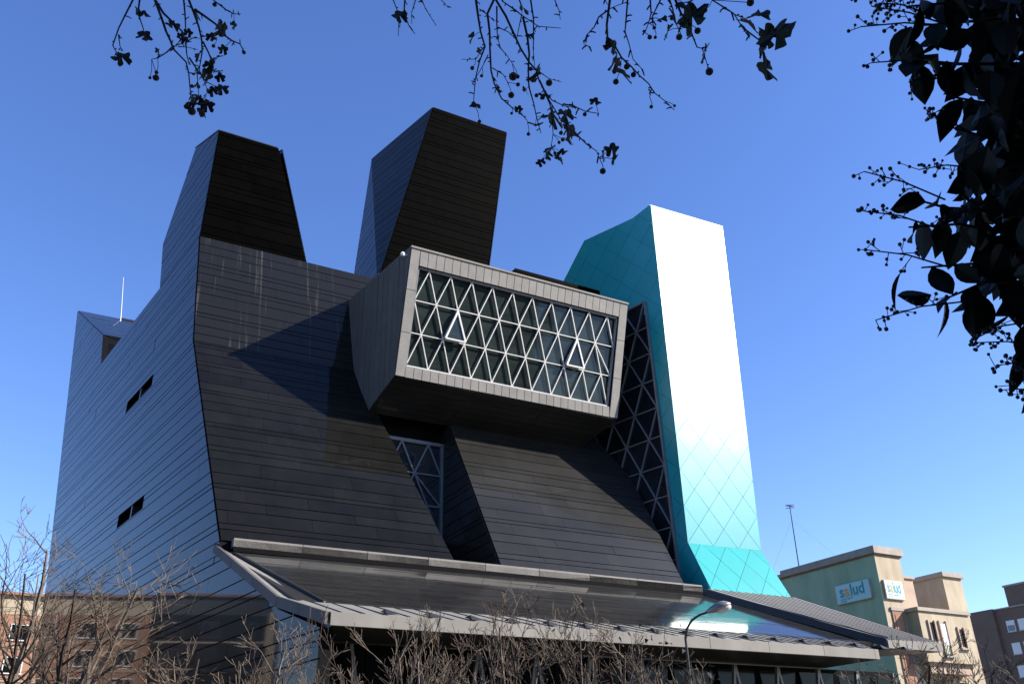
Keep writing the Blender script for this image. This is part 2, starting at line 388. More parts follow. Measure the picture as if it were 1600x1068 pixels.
courses([Rr[0], Rr[4], Rr[3], Rr[2], Rr[1]], (1, 0, 0), 3.0, 'tower_panel', 'black_cladding', t1)
MB().bar(W(7.68, 31.97, .02), V((1.9, 7.68, 31.95)), .05, .06, (0, -1, 0)).build('coping', 'dark_metal', t1)
MB().bar(W(7.68, 31.97, .02), W(11.6, 33.45, .02), .06, .12, LN).build('coping', 'dark_metal', t1)
# --- middle tower
t2 = empty('middle_tower'); t2.parent = MUS
TL, TR, BL, BR = V((10.48, y1(37.8), 37.8)), V((15.39, y1(37.8), 37.8)), V((7.95, y1(ZT), ZT)), V((14.06, y1(ZT), ZT))
BTL, BTR, BBL, BBR = V((9.02, 13.42, 37.8)), V((15.2, 13.4, 37.8)), V((8.10, 13.4, ZT)), V((14.1, 13.4, ZT))
solid('tower_core', [TL, TR, BL, BR, BTL, BTR, BBL, BBR], [(0, 2, 3, 1), (0, 1, 5, 4), (1, 3, 7, 5), (4, 5, 7, 6), (0, 4, 2), (4, 6, 2), (2, 6, 7, 3)], 'backing', t2)
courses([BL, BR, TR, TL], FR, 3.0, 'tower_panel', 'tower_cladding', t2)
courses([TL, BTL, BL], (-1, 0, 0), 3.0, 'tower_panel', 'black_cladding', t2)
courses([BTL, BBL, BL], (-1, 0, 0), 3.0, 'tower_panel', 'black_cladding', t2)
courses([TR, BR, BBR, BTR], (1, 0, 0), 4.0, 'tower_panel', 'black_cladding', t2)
# --- rear tower behind the roof notch
t3 = empty('rear_tower'); t3.parent = MUS
xr = 5.0
a = [W(26.5, ZT, -.3), W(26.5, 28.3, -.3), W(38.25, 35.4, -.3), W(33.9, ZT, -.3)]
b = [V((xr, 26.5, ZT)), V((xr, 26.5, 28.3)), V((xr, 38.25, 35.4)), V((xr, 33.9, ZT))]
solid('tower_core', a + b, [(0, 1, 2, 3), (7, 6, 5, 4), (0, 4, 5, 1), (1, 5, 6, 2), (2, 6, 7, 3), (3, 7, 4, 0)], 'backing', t3)
solid('side_gusset', [W(25.3, ZT, 0), W(26.5, 28.3, 0), W(38.25, 35.4, 0), W(33.9, ZT, 0), W(25.3, ZT, -.3), W(26.5, 28.3, -.3), W(38.25, 35.4, -.3), W(33.9, ZT, -.3)],
      [(0, 1, 2, 3), (7, 6, 5, 4), (0, 4, 5, 1), (1, 5, 6, 2), (2, 6, 7, 3), (3, 7, 4, 0)], 'backing', t3)
courses([a[0], b[0], b[1], a[1]], FR, 3.0, 'tower_panel', 'black_cladding', t3)
courses([W(26.5, 28.3, 0), V((xr, 26.5, 28.3)), V((xr, 38.25, 35.4)), W(38.25, 35.4, 0)], (0, -1, 1), 3.5, 'tower_panel', 'black_cladding', t3)
MB().box(-2.4, xr, 38.1, 38.6, 35.2, 35.5).build('parapet', 'dark_metal', t3)
# --- front: upper band, lower slope left of the recess, lower slope right of it
def F2p(x, z): return V((x, y2(z), z))
def F3p(x, z): return V((x, y3(z), z))
up = empty('upper_band'); up.parent = MUS
pts = [F2p(S * y2(19.54), 19.54), F2p(19.0, 19.54), F2p(19.0, 25.8), F2p(S * y2(25.8), 25.8)]
slab(pts, FR, .3, 'wall_core', 'backing', up); courses(pts, FR, 3.4, 'front_panel', 'black_cladding_stained', up)
lo = empty('lower_slope'); lo.parent = MUS
ptsL = [F3p(0, 9.29), F3p(8.66, 9.29), F3p(7.02, 16.98), F3p(6.9, 19.5), F3p(S * 6.55, 19.5)]
slab(ptsL, FR, .3, 'wall_core', 'backing', lo); courses(ptsL, FR, 2.9, 'front_panel', 'black_cladding', lo)
lr = empty('lower_slope'); lr.parent = MUS
ptsR = [F3p(10.65, 9.29), F3p(19.56, 9.29), F3p(20.1, 15.46), F3p(19.16, 17.85), F3p(19.0, 19.5), F3p(10.65, 19.5)]
slab(ptsR, FR, .3, 'wall_core', 'backing', lr); courses(ptsR, FR, 2.9, 'front_panel', 'black_cladding_paler', lr)
# --- recess with the triangular window
rc = empty('window_recess'); rc.parent = MUS
slab([(6.5, 5.75, 9.3), (10.7, 5.75, 9.3), (10.7, 5.75, 18.5), (6.5, 5.75, 18.5)], FR, .25, 'recess_back', 'backing', rc)
ret = [V((10.64, .06, 9.36)), V((10.64, 5.7, 9.36)), V((10.64, 5.7, 18.2)), V((10.64, y3(18.2), 18.2))]
slab(ret, (-1, 0, 0), .25, 'return_wall', 'backing', rc); courses(ret, (-1, 0, 0), 3.0, 'return_panel', 'black_cladding_paler', rc, t=.04)
MB().box(6.9, 10.6, 0.0, 5.7, 9.1, 9.33).build('recess_floor', 'zinc_fascia', rc)
wz = [11.7, 13.15, 14.6, 16.05]; lv = []
for i, z in enumerate(wz):
    x0, x1 = 6.55, 10.5
    ks = [0, 1, 2, 3] if i % 2 == 0 else [0, .5, 1.5, 2.5, 3]
    lv.append([V((x0 + (x1 - x0) * k / 3, 5.5, z)) for k in ks])
lattice(lv, FR, 0.05, .07, .1, rc, 'grey_frame', 'glass_blue')
for p, q in (((6.5, 5.5, 16.1), (10.6, 5.5, 16.1)), ((10.55, 5.5, 11.6), (10.55, 5.5, 16.1)), ((6.5, 5.5, 11.65), (10.6, 5.5, 11.65))):
    MB().bar(p, q, .16, .16, FR).build('window_frame', 'grey_frame', rc)
# --- cantilevered window box
gx = empty('window_box'); gx.parent = MUS
def yb(z): return 1.64 + (23.9 - z) / 6.07 * 1.05
def BF(x, z, off=0.0): return V((x, yb(z), z)) + NB * off
NB = V((0, -1, -1.05 / 6.07)).normalized()
bTL, bTR, bBR, bBL = BF(7.13, 23.9), BF(19.13, 23.9), BF(18.66, 17.84), BF(6.98, 17.84)
xl = lambda y: 7.362 - 0.1416 * y
sTLb, sMid, sBLb = V((xl(7.9), 7.9, 23.9)), V((xl(6.7), 6.7, 19.5)), V((xl(4.95), 4.95, 16.94))
xR = lambda y: 19.362 - 0.1416 * y
rTRb, rMid, rBRb = V((18.2, 7.9, 23.9)), V((18.1, 6.7, 19.5)), V((17.83, 4.9, 16.93))
# window opening on the front plane
wTL, wTR, wBR, wBL = (7.58, 23.08), (18.60, 23.08), (18.17, 18.36), (7.42, 18.36)
def ring(o, i, off=0.0): return [BF(*q, off) for q in o], [BF(*q, off) for q in i]
OUT = [(7.13, 23.9), (19.13, 23.9), (18.66, 17.84), (6.98, 17.84)]; INN = [wTL, wTR, wBR, wBL]
core = MB(); cv = [bTL, bTR, bBR, bBL, sTLb, rTRb, rBRb, sBLb, sMid, rMid] + [BF(*q) for q in INN] + [BF(*q, -.35) for q in INN]
core.add(cv, [(0, 4, 8, 7, 3), (0, 1, 5, 4), (1, 2, 6, 9, 5), (3, 7, 6, 2), (0, 3, 13, 10), (1, 0, 10, 11), (2, 1, 11, 12), (3, 2, 12, 13),
              (10, 13, 17, 14), (11, 10, 14, 15), (12, 11, 15, 16), (13, 12, 16, 17), (14, 17, 16, 15)])
core.build('box_core', 'backing', gx)
ff = Frame([bTL, bTR, bBR, bBL], FR)
def bq(*pts): return [ff.to2(BF(*q)) for q in pts]
def ccw(p): return p if area(p) > 0 else p[::-1]
NT = 27
lerp = lambda a_, b_, t: (a_[0] + (b_[0] - a_[0]) * t, a_[1] + (b_[1] - a_[1]) * t)
for i in range(NT):                            # top and bottom rows of the zinc surround
    t0, t1_ = i / NT + .0012, (i + 1) / NT - .0012
    o0, o1 = (7.58, 23.84), (18.66, 23.84)
    panel(ff, ccw(bq(lerp(o0, o1, t0), lerp(o0, o1, t1_), lerp(wTL, wTR, t1_), lerp(wTL, wTR, t0))), .05, .004, 'surround_panel', 'zinc', gx)
    o0, o1 = (7.42, 17.86), (18.19, 17.86)
    panel(ff, ccw(bq(lerp(o0, o1, t0), lerp(o0, o1, t1_), lerp(wBL, wBR, t1_), lerp(wBL, wBR, t0))), .05, .004, 'surround_panel', 'zinc', gx)
for i in range(3):
    t0, t1_ = i / 3 + .002, (i + 1) / 3 - .002
    panel(ff, ccw(bq(lerp((7.14, 23.84), (6.985, 17.86), t0), lerp((7.565, 23.84), (7.405, 17.86), t0), lerp((7.565, 23.84), (7.405, 17.86), t1_), lerp((7.14, 23.84), (6.985, 17.86), t1_))), .05, .003, 'surround_panel', 'zinc', gx)
    panel(ff, ccw(bq(lerp((18.68, 23.84), (18.205, 17.86), t0), lerp((19.125, 23.84), (18.66, 17.86), t0), lerp((19.125, 23.84), (18.66, 17.86), t1_), lerp((18.68, 23.84), (18.205, 17.86), t1_))), .05, .003, 'surround_panel', 'zinc', gx)
MB().bar(BF(7.10, 23.89, .02), BF(19.16, 23.89, .02), .09, .16, NB).build('coping', 'zinc_fascia', gx)
fs_ = Frame([bTL, bBL, sBLb, sMid, sTLb], (-1, 0, 0))     # side of the box: upright seam panels
us = sorted(p[0] for p in fs_.poly); u0, u1 = us[0], us[-1]; n = 13
for i in range(n):
    a0 = u0 + (u1 - u0) * i / n + .012; a1 = u0 + (u1 - u0) * (i + 1) / n - .012
    panel(fs_, clip(clip(fs_.poly, -1, 0, -a0), 1, 0, a1), .04, .004, 'box_side_panel', 'zinc_shaded', gx)
fu = Frame([bBL, bBR, rBRb, sBLb], (0, 0, -1))            # soffit boards along the front
vs_ = [p[1] for p in fu.poly]; v0, v1 = min(vs_), max(vs_)
for i in range(7):
    a0 = v0 + (v1 - v0) * i / 7 + .012; a1 = v0 + (v1 - v0) * (i + 1) / 7 - .012
    row = clip(clip(fu.poly, 0, -1, -a0), 0, 1, a1); uu = [p[0] for p in row]
    for k in range(3):
        b0 = min(uu) + (max(uu) - min(uu)) * k / 3; b1 = min(uu) + (max(uu) - min(uu)) * (k + 1) / 3
        panel(fu, clip(clip(row, -1, 0, -b0 - .01), 1, 0, b1 - .01), .03, .003, 'soffit_panel', 'black_cladding_paler', gx)
wl = []
for i in range(4):
    t = i / 3; l = lerp((7.47, 18.42), (7.62, 23.0), t); r = lerp((18.12, 18.42), (18.54, 23.0), t)
    ks = list(range(11)) if i % 2 == 0 else [0] + [k + .5 for k in range(10)] + [10]
    wl.append([BF(*lerp(l, r, k / 10), -.12) for k in ks])
lattice(wl, NB, .11, .043, .06, gx, 'white_frame', 'glass_teal')
for a_, b_, m_ in (((7.44, 18.40), (18.15, 18.40), 'white_frame'), ((7.6, 23.02), (18.57, 23.02), 'grey_frame'), ((7.46, 18.4), (7.60, 23.04), 'grey_frame'), ((18.14, 18.4), (18.56, 23.04), 'grey_frame')):
    MB().bar(BF(*a_, -.12), BF(*b_, -.12), .09, .14, NB).build('window_frame', m_, gx)
for k in (2, 8):                               # two casements tilted open
    ap = wl[2][k]; b0 = wl[1][k]; b1 = wl[1][k + 1]; oc = (ap + b0 + b1) / 3
    P = [oc + (q - oc) * .93 + NB * (.06 if q is ap else .2) for q in (ap, b0, b1)]
    cs = MB()
    for p, q in ((P[0], P[1]), (P[1], P[2]), (P[2], P[0])): cs.bar(p, q, .08, .06, NB)
    cs.build('open_casement', 'white_frame', gx)
    MB().prism([oc + (q - oc) * .9 - NB * .02 for q in P], -NB * .02).build('glass_pane', 'glass_teal', gx)
cc = MB(); cc.bar(V((xl(1.9), 1.9, 23.55)) + LN * .05, V((xl(1.9), 1.9, 23.55)) + LN * .3, .04, .04, (0, 0, 1)); cc.ball(V((xl(1.9), 1.85, 23.5)) + LN * .32, .11)
cc.build('security_camera', 'sign_white', gx)
# plant housing on the box roof
ph = empty('plant_housing'); ph.parent = MUS
MB().box(13.6, 18.72, 3.5, 6.5, 23.95, 25.45).build('housing_core', 'backing', ph)
courses([(13.55, 3.48, 23.95), (18.75, 3.48, 23.95), (18.75, 3.48, 25.5), (13.55, 3.48, 25.5)], FR, 2.6, 'housing_panel', 'tower_cladding', ph)
courses([(13.58, 3.5, 23.95), (13.58, 6.5, 23.95), (13.58, 6.5, 25.45), (13.58, 3.5, 25.45)], (-1, 0, 0), 3, 'housing_panel', 'black_cladding', ph)
# --- turquoise tower
tq = empty('turquoise_tower'); tq.parent = MUS
SX = -0.2236
def TS(y, z): return V((21.05 + SX * y, y, z))
tA, tB, tC, tD = TS(1, 30.2), V((25.95, 1, 30.35)), V((25.25, 1, 11.62)), TS(1, 11.55)
tE, tF = V((21.05, 0, 9.2)), V((25.75, 0, 9.2))
prof = [(1, 11.55), (1, 30.2), (2.25, 30.0), (5.9, 30.4), (7.7, 28.55), (9.2, 24), (9.2, 9.2), (0, 9.2)]
lf = [TS(y, z) for y, z in prof]; rt_ = [V((25.95 - .7 * (30.3 - min(30.3, z)) / 18.7 if z > 11 else 25.75, y, z + (.12 if z > 20 else .05 if z > 11 else 0))) for y, z in prof]
n = len(prof)
solid('tower_core', lf + rt_, [tuple(range(n)), tuple(range(2 * n - 1, n - 1, -1))] + [(i, n + i, n + (i + 1) % n, (i + 1) % n) for i in range(n)], 'turquoise_joint', tq)
def diamonds(pts, toward, a, b, name, m, parent, holes=None, shift=(0, 0), gap=.007, tilt=.003):
    f = Frame(pts, toward)
    us = [p[0] for p in f.poly]; vs = [p[1] for p in f.poly]
    fn = lambda u, v: ((u + shift[0]) / a + (v + shift[1]) / b, (u + shift[0]) / a - (v + shift[1]) / b)
    cs = [fn(u, v) for u in (min(us), max(us)) for v in (min(vs), max(vs))]
    for i in range(math.floor(min(c[0] for c in cs)), math.ceil(max(c[0] for c in cs))):
        for j in range(math.floor(min(c[1] for c in cs)), math.ceil(max(c[1] for c in cs))):
            q = f.poly
            for sgn, lim, pq in ((-1, -(i + gap), 0), (1, i + 1 - gap, 0), (-1, -(j + gap), 1), (1, j + 1 - gap, 1)):
                sb = 1 if pq == 0 else -1
                c0 = shift[0] / a + sb * shift[1] / b
                q = clip(q, sgn / a, sgn * sb / b, lim - sgn * c0)
                if len(q) < 3: break
            if len(q) < 3: continue
            if holes is None: panel(f, q, .035, tilt, name, m, parent)
            else:
                for hq in holes(f, q): panel(f, hq, .035, tilt, name, m, parent)
diamonds([tD, tC, tB, tA], FR, 1.5, 1.75, 'diamond_panel', 'turquoise', tq)
diamonds([tE, tF, V((25.25, 1, 11.6)), TS(1, 11.53)], FR, 1.5, 1.75, 'diamond_panel', 'turquoise_glossy', tq, shift=(.2, 0))
GZ1 = 24.5
def yg(z): return 1.55 + .38 * (z - 10) / 14.5
def side_hole(f, q):
    # keep the margin in front of the glazing and everything above it
    g0, g1 = f.to2(TS(yg(9.2), 9.2)), f.to2(TS(yg(GZ1), GZ1))
    top = clip(q, 0, -1, -g1[1]); low = clip(q, 0, 1, g1[1])
    d = (g1[0] - g0[0], g1[1] - g0[1]); s_ = 1 if f.to2(TS(0.5, 15))[0] > g0[0] else -1
    # half plane on the front side of the line g0-g1
    nx, ny = d[1] * s_, -d[0] * s_
    low = clip(low, -nx, -ny, -(nx * g0[0] + ny * g0[1]))
    return [x for x in (top, low) if len(x) > 2]
side_pts = lf
diamonds(side_pts, (-1, 0, 0), 1.7, 1.75, 'diamond_panel', 'turquoise', tq, holes=side_hole)
cw = empty('curtain_wall'); cw.parent = MUS
NS = V((-1, SX, 0)).normalized()
def GS(y, z): return TS(y, z) + NS * .12
mb = MB(); mb.prism([TS(yg(9.3), 9.3) + NS * .01, TS(yg(GZ1), GZ1) + NS * .01, TS(9.0, GZ1) + NS * .01, TS(9.0, 9.3) + NS * .01], NS * .03); mb.build('wall_core', 'backing', cw)
lv = []; nz = 10; step = (GZ1 - 9.4) / nz
for i in range(nz + 1):
    z = 9.4 + step * i; y0 = yg(z) + .05; wd = 1.45; row = [y0]; y = y0 + (wd if i % 2 == 0 else wd / 2)
    while y < 8.7: row.append(y); y += wd
    row.append(9.0); lv.append([GS(q, z) for q in row])
lattice(lv, NS, .05, .05, .08, cw, 'grey_frame', 'glass_blue')
for a_, b_ in ((GS(yg(9.3), 9.3), GS(yg(GZ1), GZ1)), (GS(yg(GZ1), GZ1), GS(9, GZ1))): MB().bar(a_, b_, .1, .12, NS).build('window_frame', 'grey_frame', cw)
# --- skirt roof: glossy slope, gutter beam, seamed eave, verge, right-hand seamed roof
sk = empty('glossy_roof'); sk.parent = MUS
def RP(x, y): return V((x, y, 9.0 + (9.0 - 6.45) / 5.35 * (y + .15)))
rp = [RP(.30, -.6), RP(20.3, -.2), RP(23.9, -5.5), RP(2.0, -5.5)]
slab(rp, (0, -1, 2), .2, 'roof_core', 'backing', sk)
zz = [6.3 + .125 * i for i in range(24)]
courses(rp, (0, -1, 2), 6.0, 'roof_panel', 'roof_cladding', sk, t=.02, gap=.015, tilt=.0022, zr=zz)
gb = empty('gutter_beam'); gb.parent = MUS
x = .34
while x < 20.2:
    x2 = min(20.2, x + 2.35); MB().box(x + .012, x2 - .012, -.40, -.04, 9.06, 9.345).build('gutter_segment', 'zinc_fascia', gb); x = x2
MB().box(.36, 20.18, -.40, .1, 8.9, 9.28).build('gutter_core', 'backing', gb)
ev = empty('eave'); ev.parent = MUS
def EP(x, y, o=0.0): return V((x, y, 5.65 + .27 * (y + 8.53) + o))
slab([EP(1.25, -8.5), EP(20.6, -8.5), EP(22.85, -5.75), EP(.9, -5.75)], (0, -1, 3), .18, 'eave_core', 'backing', ev)
fe = Frame([EP(1.22, -8.5), EP(20.6, -8.5), EP(22.85, -5.75), EP(.9, -5.75)], (0, -1, 3))
us = [p[0] for p in fe.poly]; u = min(us); k = 0
while u < max(us):
    q = clip(clip(fe.poly, -1, 0, -(u + .02)), 1, 0, u + .60)
    panel(fe, q, .015, .003, 'seam_panel', 'zinc_fascia', ev)
    c = clip(clip(fe.poly, -1, 0, -(u + .6)), 1, 0, u + .62)
    if len(c) > 2: panel(fe, c, .04, 0, 'standing_seam', 'dark_metal', ev)
    if k % 2 == 1 and k > 2:
        p = [fe.to3(u + .10, .45, .04), fe.to3(u + .55, .52, .04), fe.to3(u + .12, .98, .04), fe.to3(u + .12, .62, .15)]
        mesh('roof_vent', p, [(0, 1, 3), (1, 2, 3), (2, 0, 3), (0, 2, 1)], 'dark_metal', ev)
    u += .62; k += 1
x = 1.2
while x < 20.5:
    x2 = min(20.6, x + 2.4); MB().box(x + .008, x2 - .008, -8.58, -8.5, 5.36, 5.68).build('fascia_board', 'zinc_fascia', ev); x = x2
MB().box(1.25, 20.5, -8.494, -5.4, 5.345, 5.44).build('eave_soffit', 'dark_metal', ev)
vg = empty('verge'); vg.parent = MUS
VP = [(-8.53, 5.65), (-5.44, 6.54), (0.25, 9.22)]
for (ya, za), (yb_, zb) in zip(VP[:-1], VP[1:]):
    n = 3 if ya > -6 else 2
    for i in range(n):
        t0, t1_ = i / n + .002, (i + 1) / n - .002
        A = W(ya + (yb_ - ya) * t0, za + (zb - za) * t0, .14); B = W(ya + (yb_ - ya) * t1_, za + (zb - za) * t1_, .14)
        MB().prism([A + V((0, 0, .03)), B + V((0, 0, .03)), B - V((0, 0, .27)), A - V((0, 0, .27))], -LN * .1).build('fascia_board', 'zinc_shaded', vg)
def VW(y, wd):                                 # point of the verge strip wd metres in from the wall line
    z = 6.54 + (9.22 - 6.54) * (y + 5.44) / 5.69 if y > -5.44 else 5.65 + .89 * (y + 8.53) / 3.09
    return W(y, z) + V((wd - .05, 0, 0))
ys = [-6.5 + 6.4 * i / 20 for i in range(21)]
for i in range(20):
    y0, y1_ = ys[i] + .012, ys[i + 1] - .012; w0 = lambda y: max(.06, .55 * min(1, (-y) / 3.5))
    A, B, C_, D_ = VW(y0, 0), VW(y1_, 0), VW(y1_, w0(y1_)), VW(y0, w0(y0))
    MB().prism([A, B, C_, D_], (0, 0, -.05)).build('seam_panel', 'zinc_fascia', vg)
mb = MB(); mb.prism([VW(-6.4, .3) - V((0, 0, .06)), VW(-.2, .1) - V((0, 0, .06)), RP(.9, -.9) - V((0, 0, .03)), RP(2.1, -5.6) - V((0, 0, .03))], (0, 0, -.12)); mb.build('verge_flashing', 'dark_metal', vg)
MB().bar(RP(.42, -.75) + V((0, 0, .02)), RP(2.02, -5.5) + V((0, 0, .02)), .14, .1, (0, 0, 1)).build('verge_upstand', 'dark_metal', vg)
MB().bar(RP(2.0, -5.62) + V((0, 0, .0)), RP(23.8, -5.62) + V((0, 0, .0)), .2, .16, (0, -.4, 1)).build('roof_sill', 'dark_metal', sk)
sr = empty('seamed_roof'); sr.parent = MUS
q0, q1, q2, q3 = V((20.75, -.05, 9.27)), V((26.0, -.05, 9.27)), V((27.3, -6.0, 6.55)), V((24.25, -6.0, 6.5))
slab([q0, q1, q2, q3], (0, -1, 2), .22, 'roof_core', 'dark_metal', sr)
n = 12
for i in range(n):
    t0, t1_ = (i + .03) / n, (i + .9) / n
    P = [q0.lerp(q1, t0), q0.lerp(q1, t1_), q3.lerp(q2, t1_), q3.lerp(q2, t0)]
    MB().prism([p + V((0, 0, .004)) for p in P], (0, 0, .03)).build('seam_panel', 'zinc', sr)
    MB().bar(q0.lerp(q1, (i + .95) / n) + V((0, 0, .03)), q3.lerp(q2, (i + .95) / n) + V((0, 0, .03)), .03, .05, (0, 0, 1)).build('standing_seam', 'dark_metal', sr)
MB().bar(V((20.3, -.1, 9.12)), V((24.2, -6.05, 6.40)), .22, .30, (0, 0, 1)).build('roof_edge_beam', 'dark_metal', sr)
MB().bar(V((20.5, -.1, 9.24)), V((24.32, -6.05, 6.60)), .05, .05, (0, 0, 1)).build('edge_trim', 'zinc_fascia', sr)
MB().box(24.2, 27.35, -6.1, -6.02, 6.22, 6.52).build('fascia_board', 'zinc_fascia', sr)
MB().add([(24.3, -6.0, 6.2), (27.2, -6.0, 6.2), (26.2, -2.0, 6.4), (24.0, -2.0, 6.4), (24.3, -6.0, 6.3), (27.2, -6.0, 6.3), (26.2, -2.0, 6.9), (24.0, -2.0, 6.9)],
         [(3, 2, 1, 0), (4, 5, 6, 7), (0, 1, 5, 4), (1, 2, 6, 5), (2, 3, 7, 6), (3, 0, 4, 7)]).build('roof_soffit', 'dark_metal', sr)
# --- ground floor: dark glass behind a zigzag of steel
gf = empty('ground_floor'); gf.parent = MUS
MB().box(.9, 24.0, -6.2, -6.0, 0, 5.3).build('wall_core', 'backing', gf)
x = 1.0
while x < 23.8:
    MB().box(x + .02, min(x + 1.98, 23.9), -6.26, -6.22, .3, 5.15).build('glass_pane', 'glass_dark', gf); x += 2.0
x = 2.4; i = 0
while x < 23.5:
    a_, b_ = ((x, -6.75, 5.2), (x + .95, -6.75, 0.2)) if i % 2 == 0 else ((x, -6.75, .2), (x + .95, -6.75, 5.2))
    MB().bar(a_, b_, .09, .12, FR).build('zigzag_strut', 'grey_frame', gf); x += .95; i += 1
MB().bar((2.0, -6.72, 3.1), (6.5, -6.72, 3.1), .08, .08, FR).build('transom', 'grey_frame', gf)
for k in range(7):                             # pale slanting struts beside the right end
    xx = 24.4 + k * .42
    MB().bar((xx, -5.6 + .1 * (k % 2), 0.1), (xx + (.35 if k % 2 else -.25), -5.6, 4.75), .12, .12, FR).build('slanting_strut', 'white_frame', gf)

MINV = None
def mus_px(px, y):                             # museum-frame point seen at a photo pixel on the plane y = const
    bpy.context.view_layer.update(); mi = MUS.matrix_world.inverted(); c = mi @ CAM; d = mi.to_3x3() @ ray(*px); return c + d * ((y - c.y) / d.y)
lr_ = empty('lightning_rod'); lr_.parent = MUS
p0, p1 = mus_px((188.5, 500), 28.5), mus_px((193, 433), 28.5)
MB().tube([p0 - V((0, 0, .1)), p0.lerp(p1, .4), p1], [.045, .035, .02], 6).build('mast', 'galvanised', lr_)
MB().tube([p0 + V((-.45, -1.2, -1.1)), p0], [.02, .02], 6).build('mast_stay', 'lamp_grey', lr_)

# ------------------------------------------------------------------ other buildings
def box(p, name, x0, x1, y0, y1, z0, z1, m): return MB().box(x0, x1, y0, y1, z0, z1).build(name, m, p)
# health clinic: green gable wall to the left, cream front to the right
c0 = V((25.82, 65.13, 0)); CL = empty('clinic_building', c0, R(30))
tag(CL, 'old clinic building with green rendered side wall and cream front, right of the turquoise tower', 'building')
bpy.context.view_layer.update()
def loc_px(ob, px, ax, val):
    mi = ob.matrix_world.inverted(); c = mi @ CAM; d = mi.to_3x3() @ ray(*px); return c + d * ((val - c[ax]) / d[ax])
w1 = box(CL, 'main_block', 0, 2.7, 0, 13, 0, 16.35, 'cream_render')
box(CL, 'green_wall', -.012, 0, .0, 13.0, 0, 16.35, 'green_render')
co = box(CL, 'cornice', -.22, 2.92, -.22, 9.1, 16.46, 16.98, 'stone_cornice'); box(CL, 'cornice_moulding', -.1, 2.8, -.1, 13, 16.35, 16.46, 'terracotta')
box(CL, 'cornice', -.15, 2.8, 9.1, 13, 16.46, 16.75, 'stone_cornice')
box(CL, 'link_block', 2.7, 5.5, 1.4, 9, 0, 15.3, 'pink_render'); box(CL, 'cornice', 2.7, 5.6, 1.25, 9, 15.3, 15.5, 'stone_cornice')
pa = loc_px(CL, (1470, 893), 1, 1.2); pb = loc_px(CL, (1501, 904), 1, 1.2)
box(CL, 'upper_block', pa.x, pb.x, 1.2, 8, 0, pa.z - .35, 'cream_render'); box(CL, 'cornice', pa.x - .15, pb.x + .15, 1.0, 8.1, pa.z - .35, pa.z, 'stone_cornice')
pc = loc_px(CL, (1431, 941), 1, -1.0); pd = loc_px(CL, (1512, 962), 1, -1.0)
zt = (pc.z + pd.z) / 2
box(CL, 'bay', pc.x, pd.x, -1.0, 3.5, 9.0, zt - .25, 'cream_render'); box(CL, 'ledge', pc.x - .15, pd.x + .15, -1.15, 3.6, zt - .25, zt, 'stone_cornice')
box(CL, 'bay_base', pc.x + .5, pd.x - .3, -.7, 3.5, 8.3, 9.0, 'pink_render'); box(CL, 'lower_wall', 2.7, pd.x - .2, .3, 3.5, 0, 9.0, 'cream_render')
pq = loc_px(CL, (1392, 953), 1, 0); pr = loc_px(CL, (1410, 958), 1, 0)
tp = box(CL, 'pilaster_panel', pq.x, pr.x, -.09, 0, 0, pq.z, 'terracotta'); box(CL, 'pilaster_frame', pq.x - .1, pr.x + .12, -.14, 0, pq.z, pq.z + .22, 'stone_cornice')
box(CL, 'inner_panel', pq.x + .22, pr.x - .18, -.12, -.09, 2, pq.z - .25, 'brick_orange')
for (x0, y0, x1, y1_, big) in ((1450, 971, 1461, 1000, 0), (1467, 972, 1487, 1022, 1), (1496, 982, 1506, 1010, 0)):
    a_ = loc_px(CL, (x0, y0), 1, -1.0); b_ = loc_px(CL, (x1, y1_), 1, -1.0); xa, xb = a_.x, max(b_.x, a_.x + .55); zb = max(b_.z, 9.3)
    wn = box(CL, 'window', xa, xb, -1.012, -1.004, zb, a_.z, 'glass_dark')
    box(CL, 'window_frame', xa - .14, xa, -1.12, -1.0, zb - .1, a_.z + .14, 'pink_render'); box(CL, 'window_frame', xb, xb + .14, -1.12, -1.0, zb - .1, a_.z + .14, 'pink_render')
    box(CL, 'window_sill', xa - .2, xb + .2, -1.2, -1.0, zb - .22, zb - .1, 'stone_cornice')
    if big:
        box(CL, 'sash', xa + .03, xa + .62, -1.06, -1.015, zb + .6, a_.z - .05, 'shutter')
        box(CL, 'sash', xa + .03, xa + .62, -1.055, -1.015, zb + .02, zb + .57, 'green_render')
for z in (3.0, 6.2):
    for x in (4.2, 6.6):
        box(CL, 'window', x, x + 1.1, .28, .296, z, z + 1.7, 'glass_dark'); box(CL, 'window_sill', x - .1, x + 1.2, .15, .3, z - .12, z, 'stone_cornice')
